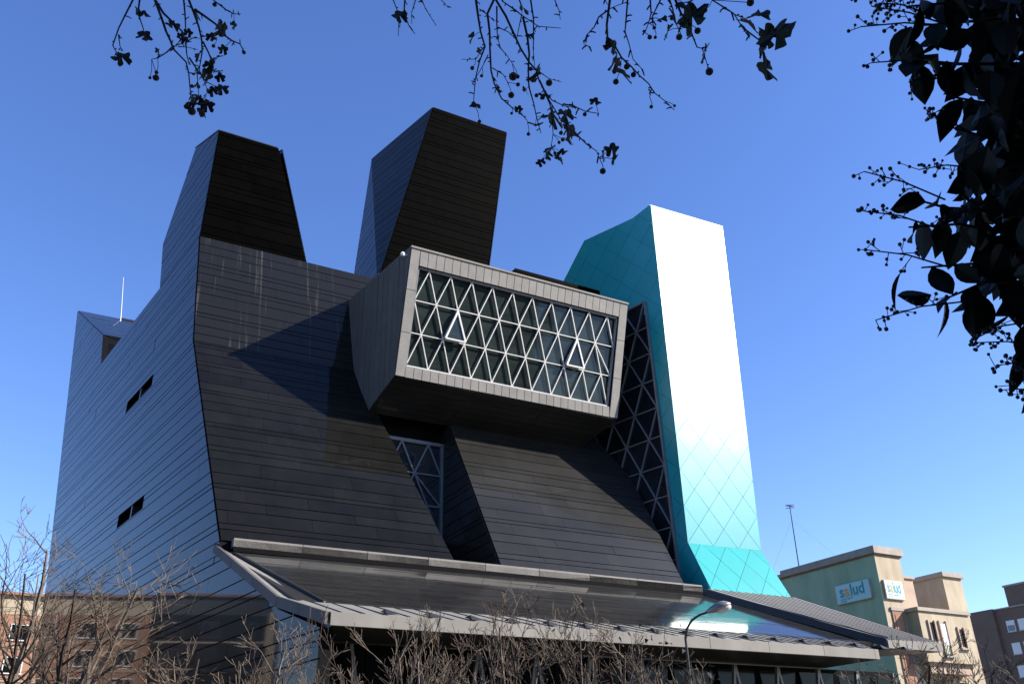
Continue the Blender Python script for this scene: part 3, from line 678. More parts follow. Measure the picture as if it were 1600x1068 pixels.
# signs on the clinic
def text_mesh(name, body, size, m, parent, origin, ux, uz, nrm, ext=.006, squeeze=1.0):
    cu = bpy.data.curves.new(name, 'FONT'); cu.body = body; cu.size = size; cu.extrude = ext; cu.offset = size * .02
    o = bpy.data.objects.new(name, cu); COL.objects.link(o); bpy.context.view_layer.update()
    me = bpy.data.meshes.new_from_object(o.evaluated_get(bpy.context.evaluated_depsgraph_get())); bpy.data.objects.remove(o)
    wd = max(v.co.x for v in me.vertices) if len(me.vertices) else 0
    for v in me.vertices: v.co = V(origin) + V(ux) * (v.co.x * squeeze) + V(uz) * v.co.y + V(nrm) * v.co.z
    me.materials.clear(); me.materials.append(MAT[m]); link(bpy.data.objects.new(name, me), parent); return wd * squeeze
def clinic_sign(label, org, ux, nrm, wd, ht, face='sign_white'):
    """org: lower left corner in the clinic frame as read from outside"""
    s_ = empty('clinic_sign', CL.matrix_world @ V(org), R(30)); tag(s_, label, 'sign', 'signs on the clinic')
    ux, nrm, uz = V(ux), V(nrm), V((0, 0, 1))
    mb = MB(); mb.prism([V((0, 0, 0)), ux * wd, ux * wd + uz * ht, uz * ht], nrm * .16); mb.build('sign_case', 'sign_edge', s_)
    mb = MB(); q = [ux * .05 + uz * .05, ux * (wd - .05) + uz * .05, ux * (wd - .05) + uz * (ht - .05), ux * .05 + uz * (ht - .05)]
    mb.prism([p + nrm * .161 for p in q], nrm * .02); mb.build('sign_face', face, s_)
    sz = ht * .80; k = wd * .80 / (sz * 2.34); cur = ux * wd * .12 + uz * ht * .36 + nrm * .188
    for ch, m_ in (('s', 'sign_teal'), ('a', 'sign_orange'), ('lud', 'sign_teal')):
        w_ = text_mesh('lettering', ch, sz, m_, s_, cur, ux, uz, nrm, squeeze=k); cur = cur + ux * (w_ + sz * .05 * k)
    text_mesh('lettering', 'servicio aragonés', ht * .115, 'sign_teal', s_, ux * wd * .12 + uz * ht * .20 + nrm * .185, ux, uz, nrm, ext=.003)
    text_mesh('lettering', 'de salud', ht * .115, 'sign_teal', s_, ux * wd * .12 + uz * ht * .09 + nrm * .185, ux, uz, nrm, ext=.003)
    mb = MB(); mb.prism([ux * wd * .12 + uz * ht * .305 + nrm * .184, ux * wd * .86 + uz * ht * .305 + nrm * .184, ux * wd * .86 + uz * ht * .318 + nrm * .184, ux * wd * .12 + uz * ht * .318 + nrm * .184], nrm * .004)
    mb.build('underline', 'sign_teal', s_)
clinic_sign('white salud sign on the green side wall of the clinic', (-.015, 3.95, 13.42), (0, -1, 0), (-1, 0, 0), 3.2, 1.4, 'sign_white_shaded')
clinic_sign('white salud sign on the sunlit cream front of the clinic', (.22, -.005, 13.25), (1, 0, 0), (0, -1, 0), 1.95, 1.32)
# roof aerial
e0, e1 = V((0, 0, 0)), V((0, 0, 0)); pA = loc_px(CL, (1247, 877), 0, 1.2); pB = loc_px(CL, (1234, 791), 0, 1.2)
AE = empty('roof_aerial', CL.matrix_world @ V((pA.x, pA.y, 16.7)), R(30)); tag(AE, 'thin roof aerial with small head on the green walled clinic', 'aerial')
o_ = V((pA.x, pA.y, 16.7)); MB().tube([V((0, 0, 0)), pB - o_], [.05, .035], 6).build('mast', 'dark_metal', AE)
mb = MB(); h = pB - o_
for dz in (-.15, .1): mb.bar(h + V((-.35, .1, dz)), h + V((.4, -.1, dz + .1)), .05, .05, (0, 0, 1))
for k in range(4): mb.bar(h + V((-.25 + .18 * k, -.22, .02)), h + V((-.25 + .18 * k, .22, .1)), .035, .035, (0, 0, 1))
mb.build('aerial_head', 'dark_metal', AE)
for dx, dy in ((2.0, 6.0), (.8, -4.0)): MB().tube([h * .8, V((dx, dy, 0.1))], .005, 4).build('guy_wire', 'dark_metal', AE)

def facade_windows(p, x0, x1, z0, z1, y, nx, nz, ww, wh, out, skip=(), shutter='glass_dark', frame='shutter', side='y'):
    """windows on the plane y (or x) = const of a block; out = -1/+1 outward sign"""
    for i in range(nx):
        for j in range(nz):
            if (i, j) in skip: continue
            cx = x0 + (x1 - x0) * (i + .5) / nx; cz = z0 + (z1 - z0) * (j + .45) / nz
            def bb(nm, a, b, d0, d1, za, zb, m_):
                ya, yb2 = sorted((y + out * d0, y + out * d1))
                if side == 'y': return box(p, nm, a, b, ya, yb2, za, zb, m_)
                return box(p, nm, ya, yb2, a, b, za, zb, m_)
            bb('window', cx - ww / 2, cx + ww / 2, .004, .02, cz - wh / 2, cz + wh / 2, shutter)
            fr = bb('window_frame', cx - ww / 2 - .09, cx - ww / 2, 0, .08, cz - wh / 2, cz + wh / 2, frame)
            bb('window_frame', cx + ww / 2, cx + ww / 2 + .09, 0, .08, cz - wh / 2, cz + wh / 2, frame)
            bb('window_frame', cx - ww / 2 - .09, cx + ww / 2 + .09, 0, .08, cz + wh / 2, cz + wh / 2 + .09, frame)
            bb('window_sill', cx - ww / 2 - .15, cx + ww / 2 + .15, 0, .16, cz - wh / 2 - .1, cz - wh / 2, frame)
            bb('glazing_bar', cx - .03, cx + .03, .021, .05, cz - wh / 2, cz + wh / 2, frame)
# dark brick flats at the right edge
pk = V((67.75, 132.6, 0)); DK = empty('brick_flats', pk, R(30)); tag(DK, 'dark brown brick apartment block with paired white shutters at right edge', 'building')
bpy.context.view_layer.update()
tz = loc_px(DK, (1548, 951), 0, 0).z
box(DK, 'rear_wing', 0, 12, 0, 5.2, 0, tz, 'brick_brown'); box(DK, 'front_wing', .5, 12, -16, 0, 0, tz - .2, 'brick_brown')
px_ = loc_px(DK, (1568, 917), 0, 1.5); box(DK, 'upper_storey', 1.5, 12, -18, px_.y, tz - .2, px_.z, 'brick_brown'); box(DK, 'parapet', 1.4, 12, -18, px_.y + .15, px_.z, px_.z + .25, 'stone_cornice')
box(DK, 'parapet', .35, 1.45, -16, -.05, tz - .2, tz - .02, 'stone_cornice')
for i in range(7): box(DK, 'chimney_pot', 2, 2.5, px_.y - 4.6 - i * .8, px_.y - 4.2 - i * .8, px_.z + .25, px_.z + .9, 'brick_brown')
for j in range(7):
    zc = tz - 2.6 - 3.0 * j
    for k in range(4):
        yk = -1.3 - k * 4.4
        for d_ in (0, 1.75):
            box(DK, 'window', .47, .492, yk - d_ - 1.25, yk - d_, zc - .75, zc + .75, 'shutter'); box(DK, 'window_sill', .38, .5, yk - d_ - 1.35, yk - d_ + .1, zc - .88, zc - .75, 'stone_cornice')
            if (j * 5 + k * 3 + int(d_)) % 3 == 0: box(DK, 'pane', .455, .468, yk - d_ - 1.15, yk - d_ - .1, zc - .65, zc + .1, 'glass_blue')
# brick houses left of the museum (partly seen directly, partly mirrored in the long side wall)
def row_house(name, label, A, B, depth, ht, wall, band, nx, nz, ww=1.5, wh=1.35, sh='glass_dark', fr='shutter', band_h=2.0):
    A = V((A[0], A[1], 0)); B = V((B[0], B[1], 0)); d = B - A; ln = d.length
    o = empty(name, A, math.atan2(d.y, d.x)); tag(o, label, 'building')
    # local x from A to B; the street front is at y = 0 and faces -y, the body lies at +y
    box(o, 'wall', 0, ln, 0, depth, 0, ht - band_h, wall); box(o, 'top_band', 0, ln, -.02, depth, ht - band_h, ht - .25, band)
    box(o, 'cornice', -.2, ln + .2, -.45, depth + .2, ht - .25, ht, 'terracotta')
    for j in range(nz): box(o, 'string_course', 0, ln, -.08, 0, (ht - band_h) * j / nz - .12 if j else .02, (ht - band_h) * j / nz + .05 if j else .4, 'stone_cornice')
    facade_windows(o, 0, ln, 0, ht - band_h, 0.0, nx, nz, ww, wh, -1, shutter=sh, frame=fr)
    return o
h1 = row_house('brick_house', 'orange brick apartment house with cream top band at far left edge', (-62, 79.1), (-40, 94.0), 12, 19.9, 'brick_orange', 'cream_render', 7, 6)
h2 = row_house('brick_house', 'orange brick apartment house mirrored in the museum side wall, out of direct view', (-63.0, 71.5), (-57.3, 81.5), 12, 20.0, 'brick_orange', 'cream_render', 3, 7)
h3 = row_house('shaded_block', 'block with facade shade put into its dark walls, mirrored in the museum side wall, out of direct view', (-68.3, 61.9), (-63.3, 71.4), 12, 20.3, 'backing', 'dark_metal', 3, 7, fr='dark_metal', sh='glass_blue')  # dark walls stand in for shade on the mirrored frontage
box(h3, 'end_wall', -.9, -.02, -.05, 12, 0, 18.6, 'cream_render')
# unseen tall block added right of the camera to shade the near trees
SB = empty('shade_block', (42, -53, 0)); tag(SB, 'unseen tall brick block added beyond the right edge to shade the near trees', 'building')
box(SB, 'wall', 0, 13, 0, 58, 0, 38.4, 'brick_grey'); box(SB, 'cornice', -.4, 13.4, -.4, 58.4, 38.4, 38.8, 'stone_cornice')
facade_windows(SB, 1, 57, 0, 38, 0.0, 11, 11, 1.6, 1.5, -1, side='x')

# unseen terrace added behind the camera to darken what the ground floor glass mirrors
TB = empty('added_terrace', (-60, -34, 0)); tag(TB, 'unseen brick terrace added behind the viewer to darken the ground floor glass', 'building')
box(TB, 'wall', 0, 92, 0, 14, 0, 17.4, 'brick_grey'); box(TB, 'cornice', -.3, 92.3, -.3, 14.4, 17.4, 17.8, 'stone_cornice')
facade_windows(TB, 1, 91, 0, 17, 14.0, 18, 5, 1.5, 1.6, 1)

# ------------------------------------------------------------------ street lamp
lb = at(1079, 1068, 21); LP = empty('street_lamp', (lb.x, lb.y, 0)); tag(LP, 'grey curved arm street lamp in front of the museum eave', 'street lamp')
base = V((lb.x, lb.y, 0)); q = lambda x, y: at(x, y, 21) - base
MB().tube([(0, 0, 0), (0, 0, 1.2), q(1079, 1068), q(1071, 995)], [.07, .05, .032, .028], 8).build('pole', 'lamp_pole', LP)
pts = [q(1071, 998), q(1073, 982), q(1081, 968), q(1093, 960), q(1107, 955)]
MB().tube(pts, [.028, .028, .027, .026, .025], 8).build('arm', 'lamp_pole', LP, True)
hd = MB(); a_, b_ = q(1104, 956), q(1142, 942); n = 9; rings = []
ax = (b_ - a_); sidev = ax.cross(V((0, 0, 1))).normalized(); upv = sidev.cross(ax).normalized()
rad = [.05, .085, .115, .14, .155, .155, .14, .10, .03]
for i in range(n):
    c = a_ + ax * (i / (n - 1)); rings.append([c + rad[i] * (math.cos(2 * math.pi * j / 10) * sidev * 1.0 + math.sin(2 * math.pi * j / 10) * upv * (.75 if math.sin(2 * math.pi * j / 10) > 0 else .5)) for j in range(10)])
hd.add([p for r_ in rings for p in r_], [(i * 10 + j, i * 10 + (j + 1) % 10, (i + 1) * 10 + (j + 1) % 10, (i + 1) * 10 + j) for i in range(n - 1) for j in range(10)] + [tuple(range(9, -1, -1)), tuple((n - 1) * 10 + j for j in range(10))])
hd.build('lamp_head', 'lamp_grey', LP, True)
gl = MB(); c = a_ + ax * .66 - upv * .05; gl.ball((0, 0, 0), 1, 10, 6)
for v in gl.v: v.xyz = (c + sidev * v.x * .11 + ax.normalized() * v.y * .19 + upv * v.z * .085)
gl.build('lamp_lens', 'lamp_glass', LP, True)

# ------------------------------------------------------------------ bare street trees
def branch_pts(rn, p, d, ln, nseg, curl, grav):
    pts = [p.copy()]; d = d.normalized()
    for i in range(nseg):
        d = (d + V((rn.gauss(0, curl), rn.gauss(0, curl), rn.gauss(0, curl) + grav))).normalized(); p = p + d * (ln / nseg); pts.append(p.copy())
    return pts, d
def grow(mb, rn, p, d, ln, r, lev, maxlev, spread, up_, dens):
    nseg = 5 if lev < 2 else 4
    pts, _ = branch_pts(rn, p, d, ln, nseg, .13 if lev else .08, up_)
    rad = [max(.0045, r * (1 - .72 * i / nseg)) for i in range(nseg + 1)]
    mb.tube(pts, rad, 5 if lev < 2 else 3)
    if lev >= maxlev: return
    nch = int(dens * (.62 if lev else 1.15)) + rn.randint(0, 2)
    for k in range(nch):
        t = rn.uniform(.22, 1.0) * nseg; i = min(int(t), nseg - 1); q = pts[i].lerp(pts[i + 1], t - i)
        ax_ = (pts[i + 1] - pts[i]).normalized(); sv = V((rn.gauss(0, 1), rn.gauss(0, 1), rn.gauss(0, .6))); sv = (sv - ax_ * sv.dot(ax_)).normalized()
        nd = (ax_ * rn.uniform(.5, 1.0) + sv * spread * rn.uniform(.6, 1.2)).normalized()
        grow(mb, rn, q, nd, ln * rn.uniform(.32, .62) * (1.1 - .3 * t / nseg), rad[i] * rn.uniform(.45, .62), lev + 1, maxlev, spread, up_, dens)
def bare_tree(px, dist, top_py, label, seed, limbs=5, spread=.75, up_=.10, dens=5, lean=0.0, fork=.42, leaves=0, width=1.0, bark='bark_pale'):
    rn = random.Random(seed); b = at(px, 1000, dist); b = V((b.x, b.y, .12)); tp = at(px, top_py, dist); H_ = (tp.z - .12) * dist / dist
    t = empty('bare_tree', b); tag(t, label, 'tree', 'bare trees along the street')
    fk = V((lean * .3, 0, H_ * fork)); pts, d = branch_pts(rn, V((0, 0, 0)), V((lean * .15, 0, 1)), H_ * fork, 5, .04, .05)
    r0 = .016 * H_ + .02
    MB().tube(pts, [r0 * (1.1 - .09 * i) for i in range(6)], 8).build('trunk', bark, t, True)
    top = pts[-1]
    for k in range(limbs):
        an = 2 * math.pi * (k + rn.random() * .6) / limbs; out = .42 * width if k else .05
        d = V((math.cos(an) * out + lean * .5, math.sin(an) * out, 1)); mb = MB()
        st = pts[rn.choice([3, 4, 5])] if k else top
        grow(mb, rn, st, d, (H_ - st.z) * rn.uniform(.55, .78), r0 * rn.uniform(.42, .6), 0, 3, spread, up_, dens)
        mb.build('limb', bark if k % 5 in (0, 2) else 'twig_brown', t)
    if leaves:
        for k in range(leaves):
            z = rn.uniform(.55, .95) * H_; q = V((rn.gauss(0, .5), rn.gauss(0, .5), z)); s_ = rn.uniform(.022, .04)
            v = [q + V((rn.gauss(0, s_), rn.gauss(0, s_), rn.gauss(0, s_))) for _ in range(4)]
            mesh('dry_leaf', v, [(0, 1, 2), (0, 2, 3), (1, 3, 2)], 'leaf_dry', t)
    return t
TREES = [
    (38, 17.0, 765, 'tall bare tree at the far left edge in front of the orange brick house', 11, 5, .75, .08, 5, .05, .40, 0, 1.0),
    (118, 18.5, 795, 'bare tree with pale trunk leaning right in front of the museum side wall', 12, 6, .95, .06, 5, .35, .36, 0, 1.5),
    (290, 17.0, 925, 'low spreading bare tree before the dark reflection on the side wall', 13, 6, 1.0, .05, 5, .1, .40, 0, 1.7),
    (430, 17.5, 950, 'thin bare tree under the left corner of the museum verge', 14, 4, .8, .08, 5, 0.1, .45, 0, 1.2),
    (655, 16.0, 950, 'dense bare tree of upright shoots below the left half of the eave', 15, 7, .55, .12, 5, 0, .34, 0, 1.1),
    (800, 17.0, 912, 'bare tree whose pale twigs cross the eave below the recess window', 16, 6, .7, .10, 5, .1, .40, 0, 1.2),
    (925, 17.0, 930, 'bare tree with some dry leaves left of the street lamp', 17, 6, .75, .10, 5, .05, .40, 30, 1.2),
    (1030, 18.0, 955, 'bare tree keeping dark leaves right beside the street lamp pole', 18, 6, .85, .08, 5, .1, .42, 90, 1.3),
    (1390, 17.0, 985, 'bare tree in front of the right end of the seamed roof', 19, 6, .8, .09, 5, 0, .42, 8, 1.3),
    (1500, 18.5, 985, 'bare tree in front of the cream clinic bay', 20, 5, .8, .09, 5, 0, .42, 0, 1.2),
    (1585, 17.5, 985, 'bare tree at the right edge before the dark brick flats', 21, 5, .8, .09, 5, 0, .42, 0, 1.2),
    (560, 19.0, 1000, 'short bare tree at the left end of the dark ground floor', 22, 5, .7, .10, 5, 0, .42, 0, 1.1),
    (730, 19.0, 1000, 'short bare tree between the two denser trees under the eave', 23, 5, .6, .12, 5, 0, .42, 0, 1.1),
]
for a_ in TREES:
    bare_tree(a_[0], a_[1], a_[2], a_[3], a_[4], a_[5], a_[6], a_[7], a_[8], a_[9], a_[10], a_[11], a_[12])

# ------------------------------------------------------------------ plane tree overhead (trunk behind the camera, twigs hanging into view)
PT = empty('plane_tree', (1.5, -3.5, 0.13)); tag(PT, 'plane tree overhead with hanging twigs, seed balls and a few dry leaves', 'tree')
PO = V((1.5, -3.5, 0.13)); RP_ = random.Random(5)
def lobed(seed):
    rn = random.Random(seed); n = 26; vs = [V((0, 0, 0))]; fs = []
    for i in range(n):
        th = -math.pi * .92 + 2 * math.pi * .92 * i / (n - 1) + math.pi / 2
        ph = (th - math.pi / 2)
        r_ = .56 + .34 * abs(math.cos(2.5 * ph)) ** 1.1 * (1 - .25 * abs(ph) / math.pi) + rn.gauss(0, .06)
        vs.append(V((r_ * math.cos(th), r_ * math.sin(th) - .1, .28 * math.sin(2.0 * th + seed) * r_ * r_ + rn.gauss(0, .04))))
    for i in range(1, n): fs.append((0, i, i + 1))
    me = bpy.data.meshes.new('leaf'); me.from_pydata([tuple(v) for v in vs], [], fs); me.update(); return me
LOBED = [lobed(i) for i in range(5)]
for i, me in enumerate(LOBED): me.materials.append(MAT['leaf_green' if i < 3 else 'leaf_dry'])
def put(me, name, pos, size, rn, parent, droop=True):
    from mathutils import Euler
    o = bpy.data.objects.new(name, me); e = Euler((rn.uniform(.6, 2.3), rn.uniform(-.6, .6), rn.uniform(0, 6.28))) if droop else Euler((rn.uniform(0, 6.28), rn.uniform(0, 6.28), rn.uniform(0, 6.28)))
    o.rotation_euler = e; o.scale = (size, size, size); o.location = pos; return link(o, parent)
bm_ball = MB().ball((0, 0, 0), 1.0, 10, 7); BALLME = bpy.data.meshes.new('seed_ball'); BALLME.from_pydata([tuple(v * RP_.uniform(.93, 1.06)) for v in bm_ball.v], [], bm_ball.f); BALLME.materials.append(MAT['seed_brown'])
CL1 = dict(o=(150, 0), s=5.34, d=9.6, br=[
 [(310,0),(240,130),(185,240),(150,375),(165,420),(195,455)],[(185,300),(195,390),(230,435)],[(370,0),(355,120),(395,240),(405,330)],
 [(485,0),(550,150),(590,260),(620,350),(640,410),(740,520),(775,600),(785,780),(800,880)],[(500,20),(560,100),(660,200),(720,260),(745,340),(760,450),(775,540)],
 [(650,380),(590,440),(520,490),(465,500)],[(735,0),(745,120),(755,250),(690,350),(640,400)],[(780,0),(810,100),(860,220),(885,330),(880,430),(865,580),(920,720)],
 [(820,80),(900,130),(1000,200),(1070,290),(1130,340),(1200,355),(1240,430)],[(890,350),(940,440),(980,540),(990,600),(1060,585)],[(980,0),(1040,50),(1100,90),(1150,115),(1205,120)],[(775,480),(850,590),(930,680),(1000,720)],
 [(880,310),(940,300),(1010,320)],[(690,390),(760,390),(840,420)],[(840,590),(850,690),(860,800)],[(780,790),(840,800),(880,830)]],
 lf=[(215,480,60),(405,300,50),(515,430,25),(640,210,45),(840,125,40),(1040,240,60),(1150,215,30),(865,450,50),(1060,410,35),(1015,480,40),(930,620,45),(1035,645,35),(1050,740,45),(925,775,40),(975,760,40),(800,870,45),(880,930,45),(930,880,45),(815,320,35),(700,300,25),(820,610,45),(400,120,40),(745,340,30),(770,270,30),(860,830,35),(960,310,35),(940,550,35),(340,90,30),(800,840,40),(905,850,35)],
 bl=[(500,650,20),(450,650,10),(505,605,12),(980,385,12),(1235,440,12),(990,40,14),(755,890,17),(970,515,18),(800,720,12),(855,725,12),(800,930,25),(885,950,20)])
CL2 = dict(o=(580, 0), s=3.816, d=9.0, br=[
 [(130,0),(165,90),(160,210)],[(200,0),(195,80),(225,150),(265,200)],[(265,0),(235,80),(240,150)],[(305,0),(325,60),(390,160)],[(415,0),(460,48)],
 [(620,0),(640,90),(655,190),(680,280),(650,370),(625,470),(610,600)],[(730,0),(700,80),(700,200),(705,300),(715,420),(730,500),(780,590),(840,640),(900,690),(925,720)],
 [(745,0),(800,100),(850,200),(890,290),(940,370),(985,420),(1000,480),(1030,540),(1080,600),(1150,630),(1220,640)],[(985,420),(1060,460),(1140,490)],[(745,40),(750,150),(755,230),(770,280)],
 [(950,0),(970,120),(970,220),(960,300),(975,400)],[(905,100),(930,230),(945,320),(935,420),(940,520),(970,620),(985,700),(1015,800)],[(1030,540),(1070,620),(1080,700),(1085,800),(1070,880)],
 [(1000,480),(1060,600),(1130,710),(1200,780)],[(780,0),(860,60),(900,90),(1000,160),(1130,165)],[(720,400),(790,450),(820,490)],[(680,270),(620,350),(545,360)],[(1095,0),(1120,60),(1133,115)],
 [(755,160),(820,190),(860,230)],[(760,280),(810,330),(835,380)],[(640,60),(690,90),(740,130)],[(900,90),(870,230)],[(690,330),(660,400),(600,500)]],
 lf=[(170,95,40),(905,45,40),(600,225,30),(980,440,50),(645,310,22),(620,630,30),(760,530,25),(880,650,22),(920,540,25),(1040,570,35),(1090,700,60),(1160,680,50),(1020,700,30),(980,740,40),(1195,780,50),(1180,830,35),(1070,885,35),(1055,925,25),(1120,950,35),(1135,910,30),(1010,965,25),(945,215,25)],
 bl=[(845,457,20),(873,458,10),(834,568,15),(1060,495,16),(875,505,10),(602,407,10),(658,453,8),(645,725,9),(937,800,9),(837,676,7),(950,412,10),(1142,833,10),(1120,850,8),(1131,793,10),(1095,913,8),(985,570,10)])
CL3 = dict(o=(880, 0), s=3.813, d=6.8, br=[
 [(280,0),(265,150),(270,220),(290,240),(350,340),(400,400),(450,450),(510,500),(540,550),(600,600),(665,655)],[(275,60),(320,35),(380,15)],[(275,60),(215,100),(185,160),(135,215),(125,265),(165,290)],
 [(385,0),(370,120),(365,190),(390,260),(410,350),(475,410)],[(520,0),(525,80),(510,140),(490,200)],[(580,0),(545,60),(525,110),(540,165)],[(630,0),(655,60),(660,120),(685,170),(690,215)],
 [(665,0),(700,80),(740,130),(770,200),(800,280),(830,290),(865,400)],[(890,0),(960,50),(1020,90),(1070,170),(1110,230)],[(1020,90),(1090,120)],[(1070,170),(1160,240),(1190,300),(1200,360)],
 [(0,620),(60,630),(130,660),(210,680)],[(0,740),(90,810),(140,860),(195,900),(220,940)],[(530,530),(515,575)],[(250,0),(265,30)]],
 lf=[(290,280,45),(310,370,50),(350,440,60),(580,118,35),(625,185,40),(720,20,45),(770,100,80),(845,310,50),(1100,140,60),(1165,90,55),(1270,200,90),(1215,215,60),(1190,300,40),(1212,410,70),(190,605,30),(290,890,40),(240,920,35),(305,950,30),(40,770,45),(20,690,40),(20,820,30)],
 bl=[(313,488,14),(378,398,14),(418,446,13),(524,637,9),(663,631,7),(690,222,15),(842,62,13),(800,185,15),(870,428,18),(1114,17,17),(542,167,9),(515,223,11),(548,224,8),(235,1020,15),(128,682,10),(647,110,10)])
crotch = V((0, 0, 6.2))
MB().tube([(0, 0, 0), (.05, .02, 1.5), (-.03, .1, 3.6), crotch], [.30, .25, .23, .21], 12).build('trunk', 'bark_pale', PT, True)
for C_ in (CL1, CL2, CL3):
    segs_px = []
    for bi, br in enumerate(C_['br']):
        off = RP_.uniform(-.9, .9); pts = []; L_n = len(br)
        for i, (x, y) in enumerate(br): pts.append((C_['o'][0] + x / C_['s'] + RP_.gauss(0, .8), C_['o'][1] + y / C_['s'] + RP_.gauss(0, .8), C_['d'] + off * (i / max(1, L_n - 1)) + (RP_.gauss(0, .05))))
        p3 = [at(*q_) - PO for q_ in pts]; r0 = (.0105 if L_n > 6 else .0075 if L_n > 3 else .005) * C_['d'] / 9 * 1.2
        rad = [max(.0032, r0 * (1 - .7 * i / (L_n - 1))) for i in range(L_n)]
        if br[0][1] == 0:                      # runs on upwards, out of the picture, to a limb
            hi = at(pts[0][0] + (800 - pts[0][0]) * .06, -170, C_['d'] + .2) - PO; p3 = [hi] + p3; rad = [r0 * 1.3] + rad
        mb = MB()
        mb.tube(p3, rad, 5)
        for i in range(1, len(p3)):            # knuckles and short spurs along the twig
            for k in range(2):
                c = p3[i - 1].lerp(p3[i], RP_.random())
                dv = V((RP_.gauss(0, 1), RP_.gauss(0, 1), RP_.gauss(-.3, 1))).normalized() * RP_.uniform(.012, .06)
                mb.tube([c, c + dv * .6 + V((0, 0, .006)), c + dv], [.006, .0055, .0045], 4)
        mb.build('branch', 'bark_dark', PT); segs_px += list(zip(pts, p3[-L_n:]))
    for (x, y, r_) in C_['lf']:
        X, Y = C_['o'][0] + x / C_['s'], C_['o'][1] + y / C_['s']
        near = min(segs_px, key=lambda q_: (q_[0][0] - X) ** 2 + (q_[0][1] - Y) ** 2); d_ = near[0][2] + RP_.gauss(0, .06)
        p = at(X, Y, d_) - PO; put(RP_.choice(LOBED), 'leaf', p, r_ / C_['s'] / FPX * d_ * 1.45, RP_, PT)
        MB().tube([near[1], near[1].lerp(p, .5) + V((0, 0, .01)), p], .0028, 3).build('leaf_stalk', 'bark_dark', PT)
    for (x, y, r_) in C_['bl']:
        X, Y = C_['o'][0] + x / C_['s'], C_['o'][1] + y / C_['s']
        cand = [q_ for q_ in segs_px if q_[0][1] < Y - 3] or segs_px
        near = min(cand, key=lambda q_: (q_[0][0] - X) ** 2 * 2 + (q_[0][1] - Y) ** 2); d_ = near[0][2]
        p = at(X, Y, d_) - PO; o = bpy.data.objects.new('seed_ball', BALLME); o.location = p; s_ = r_ / C_['s'] / FPX * d_ * 1.25; o.scale = (s_, s_, s_); link(o, PT)
        MB().tube([near[1], near[1].lerp(p, .6) + V((.01, 0, 0)), p], .0032, 3).build('seed_stalk', 'bark_dark', PT)
    mid = at(sum(b[0][0] for b in C_['br']) / len(C_['br']) / C_['s'] + C_['o'][0], -190, C_['d'] + .2) - PO
    for sx in (-.8, 0, .8):
        e_ = mid + V((sx, 0, .05)); MB().tube([crotch, crotch.lerp(e_, .35) + V((0, 0, 1.0)), crotch.lerp(e_, .7) + V((0, 0, .9)), e_], [.10, .07, .04, .018], 7).build('limb', 'bark_dark', PT, True)
# ------------------------------------------------------------------ privet at the right edge
PV = empty('privet_tree', (2.25, 2.4, 0.13)); tag(PV, 'dark evergreen privet with large leaves and berry sprays at the right edge', 'tree')
VO = V((2.25, 2.4, 0.13)); RV = random.Random(9)
def privet_leaf(seed):
    rn = random.Random(seed); n = 6; vs = []; fs = []; cv = rn.uniform(.1, .5); fold = rn.uniform(.1, .35)
    wd = [.02, .19, .27, .28, .23, .12, .0]
    for i in range(n + 1):
        y = i / n; z = -cv * y * y * .6
        vs += [V((-wd[i], y, z + fold * wd[i])), V((0, y, z)), V((wd[i], y, z + fold * wd[i]))]
    for i in range(n):
        a = i * 3; fs += [(a, a + 1, a + 4, a + 3), (a + 1, a + 2, a + 5, a + 4)]
    me = bpy.data.meshes.new('leaf'); me.from_pydata([tuple(v) for v in vs], [], fs); me.materials.append(MAT['leaf_privet']); me.update(); return me
PLEAF = [privet_leaf(i) for i in range(5)]
def leaf_at(p, d, size, parent, k=None):
    d = V(d).normalized(); x = d.cross(V((RV.gauss(0, 1), RV.gauss(0, 1), RV.gauss(0, 1)))).normalized(); z = x.cross(d)
    M = Matrix(((x.x, d.x, z.x, p.x), (x.y, d.y, z.y, p.y), (x.z, d.z, z.z, p.z), (0, 0, 0, 1))) @ Matrix.Scale(size, 4)
    o = bpy.data.objects.new('leaf', PLEAF[RV.randrange(5)]); link(o, parent); o.matrix_basis = M; return o
MB().tube([(0, 0, 0), (.05, .05, 1.0), (0, -.02, 2.2), (-.1, .1, 3.4), (-.15, .2, 5.2)], [.09, .08, .07, .055, .03], 9).build('trunk', 'bark_dark', PV, True)
def stem(pix, d0, d1_, r0=.006, leafy=True, nleaf=7, lsize=.1):
    P = [at(x, y, d0 + (d1_ - d0) * i / (len(pix) - 1)) - VO for i, (x, y) in enumerate(pix)]
    MB().tube(P, [max(.0022, r0 * (1 - .65 * i / (len(P) - 1))) for i in range(len(P))], 5).build('branch', 'bark_dark', PV)
    if leafy:
        for k in range(nleaf):
            t = (k + RV.random() * .5) / nleaf * (len(P) - 1); i = min(int(t), len(P) - 2); c = P[i].lerp(P[i + 1], t - i); ax_ = (P[i + 1] - P[i]).normalized()
            leaf_at(c, ax_ * .35 + V((RV.gauss(0, .6), RV.gauss(0, .6), -.75 + RV.gauss(0, .45))), lsize * RV.uniform(.75, 1.2), PV)
    return P
